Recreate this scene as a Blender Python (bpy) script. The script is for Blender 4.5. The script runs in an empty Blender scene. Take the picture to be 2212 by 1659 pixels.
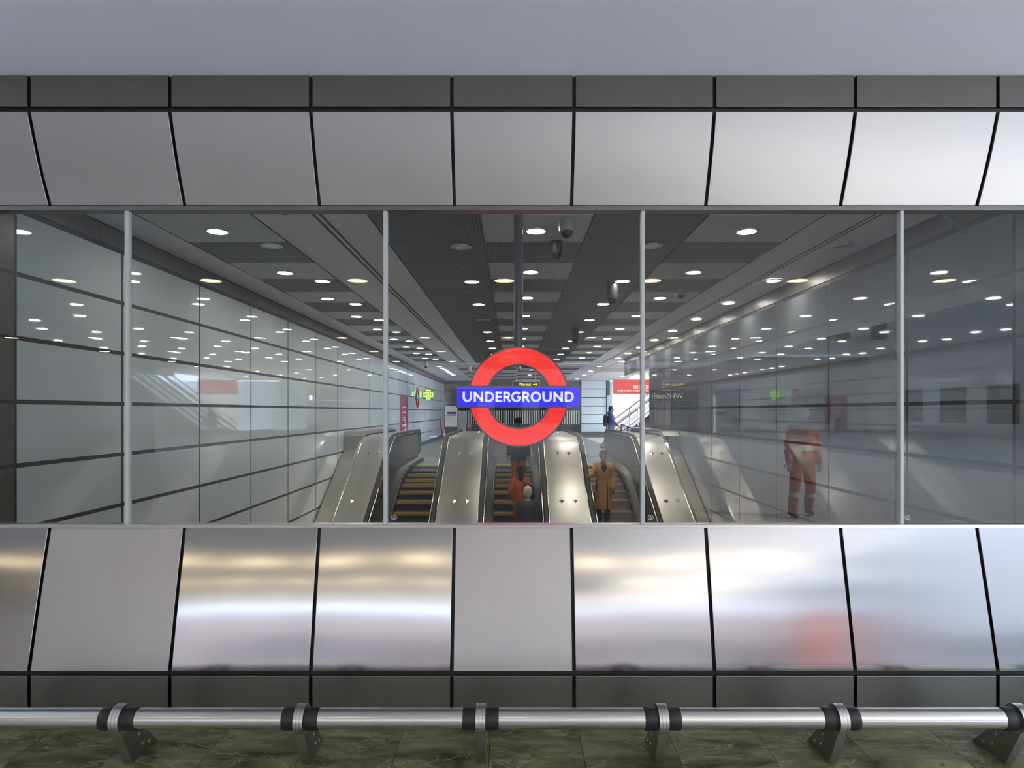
import bpy, math, random
from mathutils import Vector, Matrix

random.seed(7)
S = bpy.context.scene
COL = S.collection
PI = math.pi

# ------------------------------------------------------------------ camera
F = 1400.0                      # focal length in pixels of a 2212 x 1659 frame
EYE = 1.55
cam_d = bpy.data.cameras.new('camera')
cam_d.sensor_fit = 'HORIZONTAL'
cam_d.sensor_width = 36.0
cam_d.lens = 36.0 * F / 2212.0
cam_d.shift_y = 59.5 / 2212.0
cam_d.clip_start = 0.05
cam_d.clip_end = 300
cam = bpy.data.objects.new('camera', cam_d)
cam.location = (0, 0, EYE)
cam.rotation_euler = (PI / 2, 0, 0)
COL.objects.link(cam)
S.camera = cam

# ------------------------------------------------------------------ world, sun, exposure
w = bpy.data.worlds.new('sky')
S.world = w
w.use_nodes = True
bg = w.node_tree.nodes['Background']
bg.inputs['Color'].default_value = (0.66, 0.79, 1.0, 1)
bg.inputs['Strength'].default_value = 6.0
sun_d = bpy.data.lights.new('sun', 'SUN')
sun_d.energy = 11.0
sun_d.angle = 0.009
sun_d.color = (1.0, 0.95, 0.88)
sun = bpy.data.objects.new('sun', sun_d)
sun.rotation_euler = Vector((0.75, 0.28, 0.62)).to_track_quat('Z', 'Y').to_euler()
sun.location = (20, 8, 18)
COL.objects.link(sun)
S.view_settings.view_transform = 'Standard'
S.view_settings.look = 'None'
S.view_settings.gamma = 1.0
S.view_settings.use_curve_mapping = False
S.view_settings.exposure = 0.26
LAMP_POWER = 62.0


# ------------------------------------------------------------------ pixel -> place helpers
def at(px, py, Y):
    """Point at depth Y seen at pixel (px, py) of the 2212 x 1659 photograph."""
    return Vector(((px - 1106.0) * Y / F, Y, EYE - (py - 889.0) * Y / F))


# ------------------------------------------------------------------ materials
MATS = {}


def nmat(name):
    m = bpy.data.materials.new(name)
    m.use_nodes = True
    nt = m.node_tree
    return m, nt, nt.nodes['Principled BSDF']


def pbr(name, col, rough=0.5, metal=0.0, var=0.0, vscale=6.0, bump=0.0, bscale=60.0, stretch=None,
        emit=None, estr=0.0, rvar=0.0, spec=0.5, aniso=0.0, wave=0.0, wscale=1.5, alpha=1.0):
    if name in MATS:
        return MATS[name]
    m, nt, b = nmat(name)
    N, L = nt.nodes, nt.links
    b.inputs['Base Color'].default_value = (*col, 1)
    b.inputs['Roughness'].default_value = rough
    b.inputs['Metallic'].default_value = metal
    b.inputs['Specular IOR Level'].default_value = spec
    if aniso:
        b.inputs['Anisotropic'].default_value = aniso
    if emit:
        b.inputs['Emission Color'].default_value = (*emit, 1)
        b.inputs['Emission Strength'].default_value = estr
    if var or bump or rvar or wave:
        tc = N.new('ShaderNodeTexCoord')
        mp = N.new('ShaderNodeMapping')
        mp.inputs['Scale'].default_value = stretch or (1, 1, 1)
        L.new(tc.outputs['Object'], mp.inputs['Vector'])
    if var or rvar:
        n = N.new('ShaderNodeTexNoise')
        n.inputs['Scale'].default_value = vscale
        n.inputs['Detail'].default_value = 5
        L.new(mp.outputs['Vector'], n.inputs['Vector'])
    if var:
        mx = N.new('ShaderNodeMix')
        mx.data_type = 'RGBA'
        mx.inputs['A'].default_value = (*[max(0, c * (1 - var)) for c in col], 1)
        mx.inputs['B'].default_value = (*[min(1, c * (1 + var)) for c in col], 1)
        L.new(n.outputs['Fac'], mx.inputs['Factor'])
        L.new(mx.outputs['Result'], b.inputs['Base Color'])
    if rvar:
        mr = N.new('ShaderNodeMapRange')
        mr.inputs['To Min'].default_value = max(0.01, rough - rvar)
        mr.inputs['To Max'].default_value = min(1, rough + rvar)
        L.new(n.outputs['Fac'], mr.inputs['Value'])
        L.new(mr.outputs['Result'], b.inputs['Roughness'])
    if aniso:
        tg = N.new('ShaderNodeTangent')
        tg.direction_type = 'RADIAL'
        tg.axis = 'X'
        L.new(tg.outputs[0], b.inputs['Tangent'])
        b.inputs['Anisotropic Rotation'].default_value = 0.25
    last = None
    if wave:
        n3 = N.new('ShaderNodeTexNoise')
        n3.inputs['Scale'].default_value = wscale
        n3.inputs['Detail'].default_value = 0.5
        L.new(tc.outputs['Object'], n3.inputs['Vector'])
        b3 = N.new('ShaderNodeBump')
        b3.inputs['Strength'].default_value = 1.0
        b3.inputs['Distance'].default_value = wave
        L.new(n3.outputs['Fac'], b3.inputs['Height'])
        last = b3
    if bump:
        n2 = N.new('ShaderNodeTexNoise')
        n2.inputs['Scale'].default_value = bscale
        n2.inputs['Detail'].default_value = 4
        L.new(mp.outputs['Vector'], n2.inputs['Vector'])
        bp = N.new('ShaderNodeBump')
        bp.inputs['Strength'].default_value = bump
        bp.inputs['Distance'].default_value = 0.002
        L.new(n2.outputs['Fac'], bp.inputs['Height'])
        if last:
            L.new(last.outputs['Normal'], bp.inputs['Normal'])
        last = bp
    if last:
        L.new(last.outputs['Normal'], b.inputs['Normal'])
    MATS[name] = m
    return m


def emitter(name, col, strength):
    if name in MATS:
        return MATS[name]
    m = bpy.data.materials.new(name)
    m.use_nodes = True
    nt = m.node_tree
    nt.nodes.remove(nt.nodes['Principled BSDF'])
    e = nt.nodes.new('ShaderNodeEmission')
    e.inputs['Color'].default_value = (*col, 1)
    e.inputs['Strength'].default_value = strength
    nt.links.new(e.outputs[0], nt.nodes['Material Output'].inputs['Surface'])
    MATS[name] = m
    return m


def window_glass():
    """Clear float glass: transmits straight through, mirrors by Schlick's fresnel."""
    m = bpy.data.materials.new('clear_glass')
    m.use_nodes = True
    nt = m.node_tree
    N, L = nt.nodes, nt.links
    N.remove(N['Principled BSDF'])
    geo = N.new('ShaderNodeNewGeometry')
    dot = N.new('ShaderNodeVectorMath'); dot.operation = 'DOT_PRODUCT'
    L.new(geo.outputs['Normal'], dot.inputs[0]); L.new(geo.outputs['Incoming'], dot.inputs[1])
    ab = N.new('ShaderNodeMath'); ab.operation = 'ABSOLUTE'; L.new(dot.outputs['Value'], ab.inputs[0])
    om = N.new('ShaderNodeMath'); om.operation = 'SUBTRACT'; om.inputs[0].default_value = 1; L.new(ab.outputs[0], om.inputs[1])
    pw = N.new('ShaderNodeMath'); pw.operation = 'POWER'; pw.inputs[1].default_value = 5; L.new(om.outputs[0], pw.inputs[0])
    ma = N.new('ShaderNodeMath'); ma.operation = 'MULTIPLY_ADD'
    ma.inputs[1].default_value = 0.972; ma.inputs[2].default_value = 0.028
    L.new(pw.outputs[0], ma.inputs[0])
    tr = N.new('ShaderNodeBsdfTransparent'); tr.inputs['Color'].default_value = (0.955, 0.975, 0.965, 1)
    gl = N.new('ShaderNodeBsdfGlossy'); gl.inputs['Roughness'].default_value = 0.0
    mx = N.new('ShaderNodeMixShader')
    L.new(ma.outputs[0], mx.inputs[0]); L.new(tr.outputs[0], mx.inputs[1]); L.new(gl.outputs[0], mx.inputs[2])
    L.new(mx.outputs[0], N['Material Output'].inputs['Surface'])
    return m


def marble():
    m, nt, b = nmat('green_marble')
    N, L = nt.nodes, nt.links
    tc = N.new('ShaderNodeTexCoord')
    sep = N.new('ShaderNodeSeparateXYZ'); L.new(tc.outputs['Object'], sep.inputs[0])
    # slab index along X so the veining breaks at every joint
    a = N.new('ShaderNodeMath'); a.operation = 'ADD'; a.inputs[1].default_value = 0.103; L.new(sep.outputs['X'], a.inputs[0])
    d = N.new('ShaderNodeMath'); d.operation = 'DIVIDE'; d.inputs[1].default_value = 0.426; L.new(a.outputs[0], d.inputs[0])
    fl = N.new('ShaderNodeMath'); fl.operation = 'FLOOR'; L.new(d.outputs[0], fl.inputs[0])
    k = N.new('ShaderNodeMath'); k.operation = 'MULTIPLY'; k.inputs[1].default_value = 3.7; L.new(fl.outputs[0], k.inputs[0])
    cmb = N.new('ShaderNodeCombineXYZ')
    for s in ('X', 'Y', 'Z'):
        L.new(k.outputs[0], cmb.inputs[s])
    ad = N.new('ShaderNodeVectorMath'); ad.operation = 'ADD'
    L.new(tc.outputs['Object'], ad.inputs[0]); L.new(cmb.outputs[0], ad.inputs[1])
    n1 = N.new('ShaderNodeTexNoise'); n1.inputs['Scale'].default_value = 5; n1.inputs['Detail'].default_value = 8
    n1.inputs['Roughness'].default_value = 0.65; n1.inputs['Distortion'].default_value = 0.8
    n1m = N.new('ShaderNodeMapping'); n1m.inputs['Rotation'].default_value = (0, 0, 0.55); n1m.inputs['Scale'].default_value = (0.6, 1.7, 1)
    L.new(ad.outputs[0], n1m.inputs['Vector'])
    L.new(n1m.outputs[0], n1.inputs['Vector'])
    r1 = N.new('ShaderNodeValToRGB')
    e = r1.color_ramp.elements
    e[0].position = 0.34; e[0].color = (0.034, 0.040, 0.016, 1)
    e[1].position = 0.68; e[1].color = (0.29, 0.285, 0.14, 1)
    L.new(n1.outputs['Fac'], r1.inputs['Fac'])
    # pale veins: thin band of a distorted noise
    n2 = N.new('ShaderNodeTexNoise'); n2.inputs['Scale'].default_value = 3.6; n2.inputs['Detail'].default_value = 9
    n2.inputs['Roughness'].default_value = 0.62; n2.inputs['Distortion'].default_value = 0.5
    vmp = N.new('ShaderNodeMapping'); vmp.inputs['Rotation'].default_value = (0, 0, 0.7); vmp.inputs['Scale'].default_value = (0.7, 2.0, 1)
    L.new(ad.outputs[0], vmp.inputs['Vector'])
    L.new(vmp.outputs[0], n2.inputs['Vector'])
    s1 = N.new('ShaderNodeMath'); s1.operation = 'SUBTRACT'; s1.inputs[1].default_value = 0.5; L.new(n2.outputs['Fac'], s1.inputs[0])
    s2 = N.new('ShaderNodeMath'); s2.operation = 'ABSOLUTE'; L.new(s1.outputs[0], s2.inputs[0])
    mr = N.new('ShaderNodeMapRange'); mr.inputs['From Min'].default_value = 0.0; mr.inputs['From Max'].default_value = 0.012
    mr.inputs['To Min'].default_value = 0.75; mr.inputs['To Max'].default_value = 0.0
    L.new(s2.outputs[0], mr.inputs['Value'])
    mx = N.new('ShaderNodeMix'); mx.data_type = 'RGBA'
    mx.inputs['B'].default_value = (0.42, 0.43, 0.27, 1)
    L.new(mr.outputs['Result'], mx.inputs['Factor']); L.new(r1.outputs['Color'], mx.inputs['A'])
    # dark pits
    vo = N.new('ShaderNodeTexVoronoi'); vo.inputs['Scale'].default_value = 9
    L.new(ad.outputs[0], vo.inputs['Vector'])
    mr2 = N.new('ShaderNodeMapRange'); mr2.inputs['From Min'].default_value = 0.08; mr2.inputs['From Max'].default_value = 0.14
    mr2.inputs['To Min'].default_value = 0.55; mr2.inputs['To Max'].default_value = 0.0
    L.new(vo.outputs['Distance'], mr2.inputs['Value'])
    mx2 = N.new('ShaderNodeMix'); mx2.data_type = 'RGBA'; mx2.inputs['B'].default_value = (0.03, 0.033, 0.022, 1)
    L.new(mr2.outputs['Result'], mx2.inputs['Factor']); L.new(mx.outputs['Result'], mx2.inputs['A'])
    L.new(mx2.outputs['Result'], b.inputs['Base Color'])
    b.inputs['Roughness'].default_value = 0.33
    return m


def perforated(name, dark, light, pitch, thr, axes='XY'):
    m, nt, b = nmat(name)
    N, L = nt.nodes, nt.links
    tc = N.new('ShaderNodeTexCoord')
    sep = N.new('ShaderNodeSeparateXYZ'); L.new(tc.outputs['Object'], sep.inputs[0])
    outs = []
    for i, ax in enumerate(('X', 'Y')):
        mul = N.new('ShaderNodeMath'); mul.operation = 'MULTIPLY'; mul.inputs[1].default_value = 2 * PI / pitch
        L.new(sep.outputs[ax], mul.inputs[0])
        sn = N.new('ShaderNodeMath'); sn.operation = 'COSINE'; L.new(mul.outputs[0], sn.inputs[0])
        outs.append(sn)
    ad = N.new('ShaderNodeMath'); ad.operation = 'ADD'
    L.new(outs[0].outputs[0], ad.inputs[0]); L.new(outs[1].outputs[0], ad.inputs[1])
    mr = N.new('ShaderNodeMapRange'); mr.inputs['From Min'].default_value = thr - 0.25; mr.inputs['From Max'].default_value = thr + 0.25
    L.new(ad.outputs[0], mr.inputs['Value'])
    mx = N.new('ShaderNodeMix'); mx.data_type = 'RGBA'
    mx.inputs['A'].default_value = (*dark, 1); mx.inputs['B'].default_value = (*light, 1)
    L.new(mr.outputs['Result'], mx.inputs['Factor'])
    L.new(mx.outputs['Result'], b.inputs['Base Color'])
    b.inputs['Roughness'].default_value = 0.5
    return m


M_GLASS = window_glass()
M_MARBLE = marble()
M_SATIN = pbr('satin_steel', (0.49, 0.475, 0.455), 0.42, 1.0, var=0.04, vscale=3, bump=0.10, bscale=500, rvar=0.04)
M_STEEL = pbr('polished_panel_steel', (0.52, 0.51, 0.495), 0.14, 1.0, var=0.05, vscale=4,
              stretch=(1, 1, 0.15), wave=0.004, wscale=1.6, aniso=0.8)
M_WORN = pbr('worn_panel_steel', (0.49, 0.48, 0.465), 0.38, 1.0, var=0.10, vscale=5, bump=0.06, bscale=300,
             stretch=(1, 1, 0.15), rvar=0.07)
M_FASCIA = pbr('fascia_steel', (0.235, 0.228, 0.21), 0.38, 1.0, var=0.07, vscale=4, bump=0.05, bscale=300, rvar=0.05)
M_BLACK = pbr('black_gasket', (0.012, 0.012, 0.013), 0.55)
M_SOFFIT = pbr('soffit_paint', (0.84, 0.85, 0.90), 0.62, var=0.03, vscale=2.2, bump=0.25, bscale=26)
M_MULLION = pbr('mullion_silicone', (0.62, 0.64, 0.62), 0.4)
M_PIPE = pbr('rail_steel', (0.62, 0.60, 0.56), 0.24, 1.0, bump=0.03, bscale=300, stretch=(0.05, 1, 1))
M_BRACKET = pbr('bracket_steel', (0.34, 0.33, 0.31), 0.42, 1.0, var=0.12, vscale=20, bump=0.05, bscale=120)
M_RING = pbr('ring_steel', (0.62, 0.60, 0.57), 0.28, 1.0)
M_RUBBER = pbr('black_rubber', (0.016, 0.016, 0.017), 0.38, bump=0.1, bscale=90)
M_PALE = pbr('bounce_paving', (0.56, 0.55, 0.54), 0.5, var=0.1, vscale=3)
M_PAVE = pbr('porch_paving', (0.11, 0.106, 0.10), 0.5, var=0.15, vscale=3, bump=0.05)
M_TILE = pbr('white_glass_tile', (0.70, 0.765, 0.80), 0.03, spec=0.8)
M_TILER = pbr('glass_tile_darker', (0.20, 0.215, 0.24), 0.03, spec=0.8)  # darker copy of the wall tile colour, for the right wall
M_JOINT = pbr('tile_joint', (0.022, 0.020, 0.018), 0.5)
M_STONE = pbr('dark_stone', (0.105, 0.10, 0.09), 0.35, var=0.4, vscale=40)
M_CORNICE = pbr('bronze_cornice', (0.135, 0.12, 0.105), 0.35, metal=0.3, var=0.1, vscale=3)
M_CEIL = pbr('ceiling_metal_white', (0.84, 0.80, 0.84), 0.5, var=0.03, vscale=2)
M_CEIL2 = pbr('ceiling_plain_panel', (0.62, 0.61, 0.60), 0.45)
M_MESH = perforated('ceiling_dark_mesh', (0.035, 0.035, 0.037), (0.21, 0.20, 0.20), 0.034, 0.55)
M_SLOT = pbr('ceiling_slot', (0.02, 0.02, 0.02), 0.6)
M_LFLOOR = pbr('landing_floor', (0.125, 0.118, 0.098), 0.36, var=0.2, vscale=1.6)
M_LAND = pbr('landing_plate', (0.23, 0.205, 0.16), 0.28, metal=0.5, var=0.2, vscale=4, stretch=(1, 12, 1))
M_TRIM = pbr('lamp_trim', (0.55, 0.55, 0.55), 0.3, metal=0.8)
M_LAMP = emitter('lamp_lit', (1.0, 0.93, 0.85), LAMP_POWER)
M_LAMPOFF = pbr('lamp_unlit', (0.62, 0.62, 0.58), 0.12, metal=0.6)
M_DECK = pbr('deck_steel', (0.58, 0.555, 0.50), 0.30, 1.0, var=0.06, vscale=5, bump=0.03, bscale=260, stretch=(1, 0.1, 0.1), rvar=0.05,
             wave=0.003, wscale=1.2)
M_CHROME = pbr('polished_edge', (0.72, 0.69, 0.62), 0.13, 1.0)
M_HANDRAIL = pbr('handrail_rubber', (0.012, 0.012, 0.013), 0.6)
M_BALUS = pbr('balustrade_panel', (0.05, 0.05, 0.05), 0.25, metal=0.4, var=0.15, vscale=3)
M_SKIRT = pbr('skirt_black', (0.02, 0.02, 0.02), 0.35)
M_STEP = pbr('step_dark', (0.045, 0.046, 0.05), 0.4, metal=0.5, var=0.3, vscale=60, stretch=(4, 0.1, 0.4))
M_STEPB = pbr('step_brown', (0.44, 0.36, 0.35), 0.32, metal=0.5, var=0.45, vscale=8, stretch=(1.5, 6, 8))
M_YELLOW = pbr('step_yellow', (0.52, 0.33, 0.03), 0.5, var=0.3, vscale=20)
M_COMB = pbr('comb_metal', (0.55, 0.54, 0.5), 0.3, metal=0.9)
M_COMBY = pbr('comb_yellow', (0.8, 0.7, 0.02), 0.4)
M_RED = pbr('sign_red', (0.75, 0.02, 0.015), 0.12, emit=(1.0, 0.028, 0.022), estr=0.72)
M_BLUE = pbr('sign_blue', (0.02, 0.02, 0.55), 0.12, emit=(0.024, 0.024, 0.95), estr=0.75)
M_WHITE = pbr('sign_white', (0.85, 0.86, 0.9), 0.2, emit=(0.9, 0.93, 1.0), estr=0.55)
M_RIM = pbr('sign_rim', (0.23, 0.21, 0.25), 0.4, metal=0.2)
M_POLE = pbr('grey_pole', (0.16, 0.17, 0.20), 0.3, metal=0.3)
M_DARK = pbr('dark_paint', (0.03, 0.03, 0.033), 0.4)
M_DOMEG = pbr('dome_tint', (0.01, 0.01, 0.012), 0.06)
M_LGREY = pbr('light_grey_plastic', (0.5, 0.5, 0.5), 0.4)
M_PAPER = pbr('paper_white', (0.78, 0.77, 0.74), 0.5)
M_MAGENTA = pbr('magenta_vinyl', (0.33, 0.035, 0.10), 0.35)
M_PINK = pbr('pink_leaflet', (0.55, 0.22, 0.30), 0.5)
M_REDP = pbr('red_paint', (0.45, 0.02, 0.02), 0.35)
M_BLUEP = pbr('blue_paint', (0.03, 0.06, 0.25), 0.35)
M_NEON = emitter('green_neon', (0.45, 1.0, 0.12), 2.0)
M_AMBER = emitter('amber_text', (1.0, 0.85, 0.0), 1.1)
M_BAR = pbr('white_stripe', (0.62, 0.66, 0.58), 0.5)
M_GATE = pbr('pale_gate', (0.45, 0.52, 0.42), 0.4)
M_TINT = pbr('dark_screen_glass', (0.02, 0.018, 0.02), 0.08)
M_OLIVE = pbr('olive_notice', (0.16, 0.145, 0.06), 0.3)
M_RAILING = pbr('railing_dark', (0.03, 0.032, 0.035), 0.4, metal=0.4)


# ------------------------------------------------------------------ mesh building
class MB:
    def __init__(self):
        self.v, self.f, self.m = [], [], []

    def add(self, vs, fs, mi=0):
        o = len(self.v)
        self.v += [tuple(p) for p in vs]
        self.f += [tuple(i + o for i in q) for q in fs]
        self.m += [mi] * len(fs)
        return self

    def box(self, x0, x1, y0, y1, z0, z1, mi=0):
        vs = [(x0, y0, z0), (x1, y0, z0), (x1, y1, z0), (x0, y1, z0), (x0, y0, z1), (x1, y0, z1), (x1, y1, z1), (x0, y1, z1)]
        return self.add(vs, [(0, 3, 2, 1), (4, 5, 6, 7), (0, 1, 5, 4), (1, 2, 6, 5), (2, 3, 7, 6), (3, 0, 4, 7)], mi)

    def prism(self, prof, x0, x1, mi=0):
        """prof = closed (y, z) outline; extruded along X."""
        n = len(prof)
        vs = [(x0, y, z) for y, z in prof] + [(x1, y, z) for y, z in prof]
        fs = [(i, (i + 1) % n, n + (i + 1) % n, n + i) for i in range(n)]
        fs += [tuple(range(n - 1, -1, -1)), tuple(range(n, 2 * n))]
        return self.add(vs, fs, mi)

    def slab(self, outline, y0, y1, mi=0):
        """outline = closed (x, z) outline; extruded along Y."""
        n = len(outline)
        vs = [(x, y0, z) for x, z in outline] + [(x, y1, z) for x, z in outline]
        fs = [(i, (i + 1) % n, n + (i + 1) % n, n + i) for i in range(n)]
        fs += [tuple(range(n - 1, -1, -1)), tuple(range(n, 2 * n))]
        return self.add(vs, fs, mi)

    def tube(self, path, r, n=12, mi=0, sx=1.0, sz=1.0, caps=True):
        path = [Vector(p) for p in path]
        rr = r if isinstance(r, (list, tuple)) else [r] * len(path)
        rings = []
        for i, p in enumerate(path):
            t = (path[min(i + 1, len(path) - 1)] - path[max(i - 1, 0)]).normalized()
            up = Vector((0, 0, 1)) if abs(t.z) < 0.95 else Vector((0, 1, 0))
            if abs(t.x) < 0.3:
                u = Vector((1, 0, 0)); u = (u - t * u.dot(t)).normalized()
            else:
                u = t.cross(up).normalized()
            vv = t.cross(u).normalized()
            rings.append([p + u * math.cos(2 * PI * k / n) * rr[i] * sx + vv * math.sin(2 * PI * k / n) * rr[i] * sz for k in range(n)])
        vs = [q for ring in rings for q in ring]
        fs = []
        for i in range(len(path) - 1):
            for k in range(n):
                fs.append((i * n + k, i * n + (k + 1) % n, (i + 1) * n + (k + 1) % n, (i + 1) * n + k))
        if caps:
            fs.append(tuple(range(n - 1, -1, -1)))
            fs.append(tuple((len(path) - 1) * n + k for k in range(n)))
        return self.add(vs, fs, mi)

    def lathe(self, prof, c, axis='Z', n=28, mi=0):
        """prof = [(r, h)], revolved about axis through c."""
        c = Vector(c)
        vs, fs = [], []
        for r, h in prof:
            for k in range(n):
                a = 2 * PI * k / n
                x, y = r * math.cos(a), r * math.sin(a)
                p = {'Z': (x, y, h), 'Y': (x, h, y), 'X': (h, x, y)}[axis]
                vs.append(c + Vector(p))
        for i in range(len(prof) - 1):
            for k in range(n):
                fs.append((i * n + k, i * n + (k + 1) % n, (i + 1) * n + (k + 1) % n, (i + 1) * n + k))
        self.add(vs, fs, mi)
        return self

    def mesh(self, name):
        me = bpy.data.meshes.new(name)
        me.from_pydata(self.v, [], self.f)
        for p, mi in zip(me.polygons, self.m):
            p.material_index = mi
        me.validate()
        me.update()
        return me


def link(name, me, mats, parent=None, smooth=None, bevel=0.0, loc=None):
    if not isinstance(mats, (list, tuple)):
        mats = [mats]
    if not me.materials:
        for m in mats:
            me.materials.append(m)
    if smooth is not None:
        for p in me.polygons:
            p.use_smooth = True
        me.set_sharp_from_angle(angle=math.radians(smooth))
    o = bpy.data.objects.new(name, me)
    COL.objects.link(o)
    if parent is not None:
        o.parent = parent
        o.location = (0, 0, 0)
        if parent.type == 'EMPTY' or True:
            # meshes are written in world coordinates; undo the parent's place
            o.matrix_parent_inverse = WORLD[parent.name].inverted() if parent.name in WORLD else Matrix.Identity(4)
    if loc is not None:
        o.location = loc
    WORLD[name if name == o.name else o.name] = Matrix.Identity(4)
    if bevel:
        b = o.modifiers.new('bevel', 'BEVEL')
        b.width = bevel
        b.segments = 2
        b.limit_method = 'ANGLE'
        b.angle_limit = math.radians(40)
    return o


WORLD = {}


def obj(name, mb, mats, parent=None, smooth=None, bevel=0.0):
    return link(name, mb.mesh(name), mats, parent, smooth, bevel)


def thing(name, label, cat, loc=(0, 0, 0), group=None, rz=0.0):
    o = bpy.data.objects.new(name, None)
    COL.objects.link(o)
    o.empty_display_size = 0.1
    o.location = loc
    o.rotation_euler = (0, 0, rz)
    WORLD[o.name] = Matrix.Translation(Vector(loc)) @ Matrix.Rotation(rz, 4, 'Z')
    o['label'] = label
    o['category'] = cat
    if group:
        o['group'] = group
    return o


def tag(o, label, cat, group=None):
    o['label'] = label
    o['category'] = cat
    if group:
        o['group'] = group
    return o


def struct(name, mb, mats, parent=None, smooth=None, bevel=0.0):
    o = obj(name, mb, mats, parent, smooth, bevel)
    if parent is None:
        o['kind'] = 'structure'
    return o


def sroot(name):
    o = bpy.data.objects.new(name, None)
    COL.objects.link(o)
    o['kind'] = 'structure'
    WORLD[o.name] = Matrix.Identity(4)
    return o


def ribbon(mb, pts, wd, y0, y1, closed=False, mi=0):
    """Flat stroke of width wd along 2-D (x, z) points, from depth y0 to y1, mitred at its corners."""
    P = [Vector(p) for p in pts]
    n = len(P)
    L_, R_ = [], []
    for i in range(n):
        a = P[(i - 1) % n] if (closed or i > 0) else None
        c = P[(i + 1) % n] if (closed or i < n - 1) else None
        d1 = (P[i] - a).normalized() if a is not None else None
        d2 = (c - P[i]).normalized() if c is not None else None
        if d1 is None: d1 = d2
        if d2 is None: d2 = d1
        n1, n2 = Vector((-d1.y, d1.x)), Vector((-d2.y, d2.x))
        mm = (n1 + n2)
        mm = mm.normalized() if mm.length > 1e-6 else n1
        s = wd / 2 / max(0.35, mm.dot(n1))
        L_.append(P[i] + mm * s)
        R_.append(P[i] - mm * s)
    vs = []
    for l, r in zip(L_, R_):
        vs += [(l.x, y0, l.y), (r.x, y0, r.y), (r.x, y1, r.y), (l.x, y1, l.y)]
    fs = []
    for i in range(n if closed else n - 1):
        j = (i + 1) % n
        for k in range(4):
            fs.append((i * 4 + k, i * 4 + (k + 1) % 4, j * 4 + (k + 1) % 4, j * 4 + k))
    if not closed:
        fs += [(3, 2, 1, 0), tuple((n - 1) * 4 + k for k in range(4))]
    mb.add(vs, fs, mi)


def arc(cx, cy, rx, ry, a0, a1, n=20):
    return [(cx + rx * math.cos(math.radians(a0 + (a1 - a0) * i / n)), cy + ry * math.sin(math.radians(a0 + (a1 - a0) * i / n))) for i in range(n + 1)]


def annulus(mb, cx, cz, r0, r1, y0, y1, n=96, mi=0):
    mb.lathe([(r0, y0), (r1, y0), (r1, y1), (r0, y1), (r0, y0)], (cx, 0, cz), 'Y', n, mi)


def text_mesh(body, size, ext=0.004, offset=0.0, align='CENTER'):
    c = bpy.data.curves.new('lettering', 'FONT')
    c.body = body
    c.size = size
    c.extrude = ext
    c.offset = offset
    c.align_x = align
    c.align_y = 'CENTER'
    o = bpy.data.objects.new('lettering', c)
    COL.objects.link(o)
    dg = bpy.context.evaluated_depsgraph_get()
    me = bpy.data.meshes.new_from_object(o.evaluated_get(dg))
    bpy.data.objects.remove(o)
    bpy.data.curves.remove(c)
    return me


def text(name, body, size, M, mat, parent=None, ext=0.003, offset=0.0, align='CENTER', width=None):
    me = text_mesh(body, size, ext, offset, align)
    if width:
        xs = [v.co.x for v in me.vertices]
        s = width / (max(xs) - min(xs))
        me.transform(Matrix.Diagonal((s, 1, 1, 1)))
    me.transform(M)
    me.materials.clear()
    return link(name, me, mat, parent)


FACE_FRONT = Matrix.Rotation(PI / 2, 4, 'X')            # text readable by a viewer looking along +Y
FACE_BACK = Matrix.Rotation(PI, 4, 'Z') @ FACE_FRONT     # text readable by a viewer looking along -Y
FACE_RIGHT = Matrix.Rotation(PI / 2, 4, 'Z') @ FACE_FRONT   # on the left wall, readable from +X


def place(v, R):
    return Matrix.Translation(Vector(v)) @ R


# ================================================================== THE FACADE
FY, GY = 3.28, 3.43                        # fascia plane, window plane
Z_SILL, Z_HEAD = 0.947, 2.628
Z_LF0, Z_LF1 = 0.0, 0.212                  # lower fascia
Z_LS0 = 0.235                              # lower sloped panel foot
Z_US1 = 3.068                              # upper sloped panel top
Z_UF0, Z_UF1 = 3.092, 3.253                # upper fascia
JX = [-3.88, -3.17, -2.446, -1.733, -1.019, -0.305, 0.314, 1.025, 1.738, 2.46, 3.175, 3.89]
GAP = 0.0085

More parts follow.
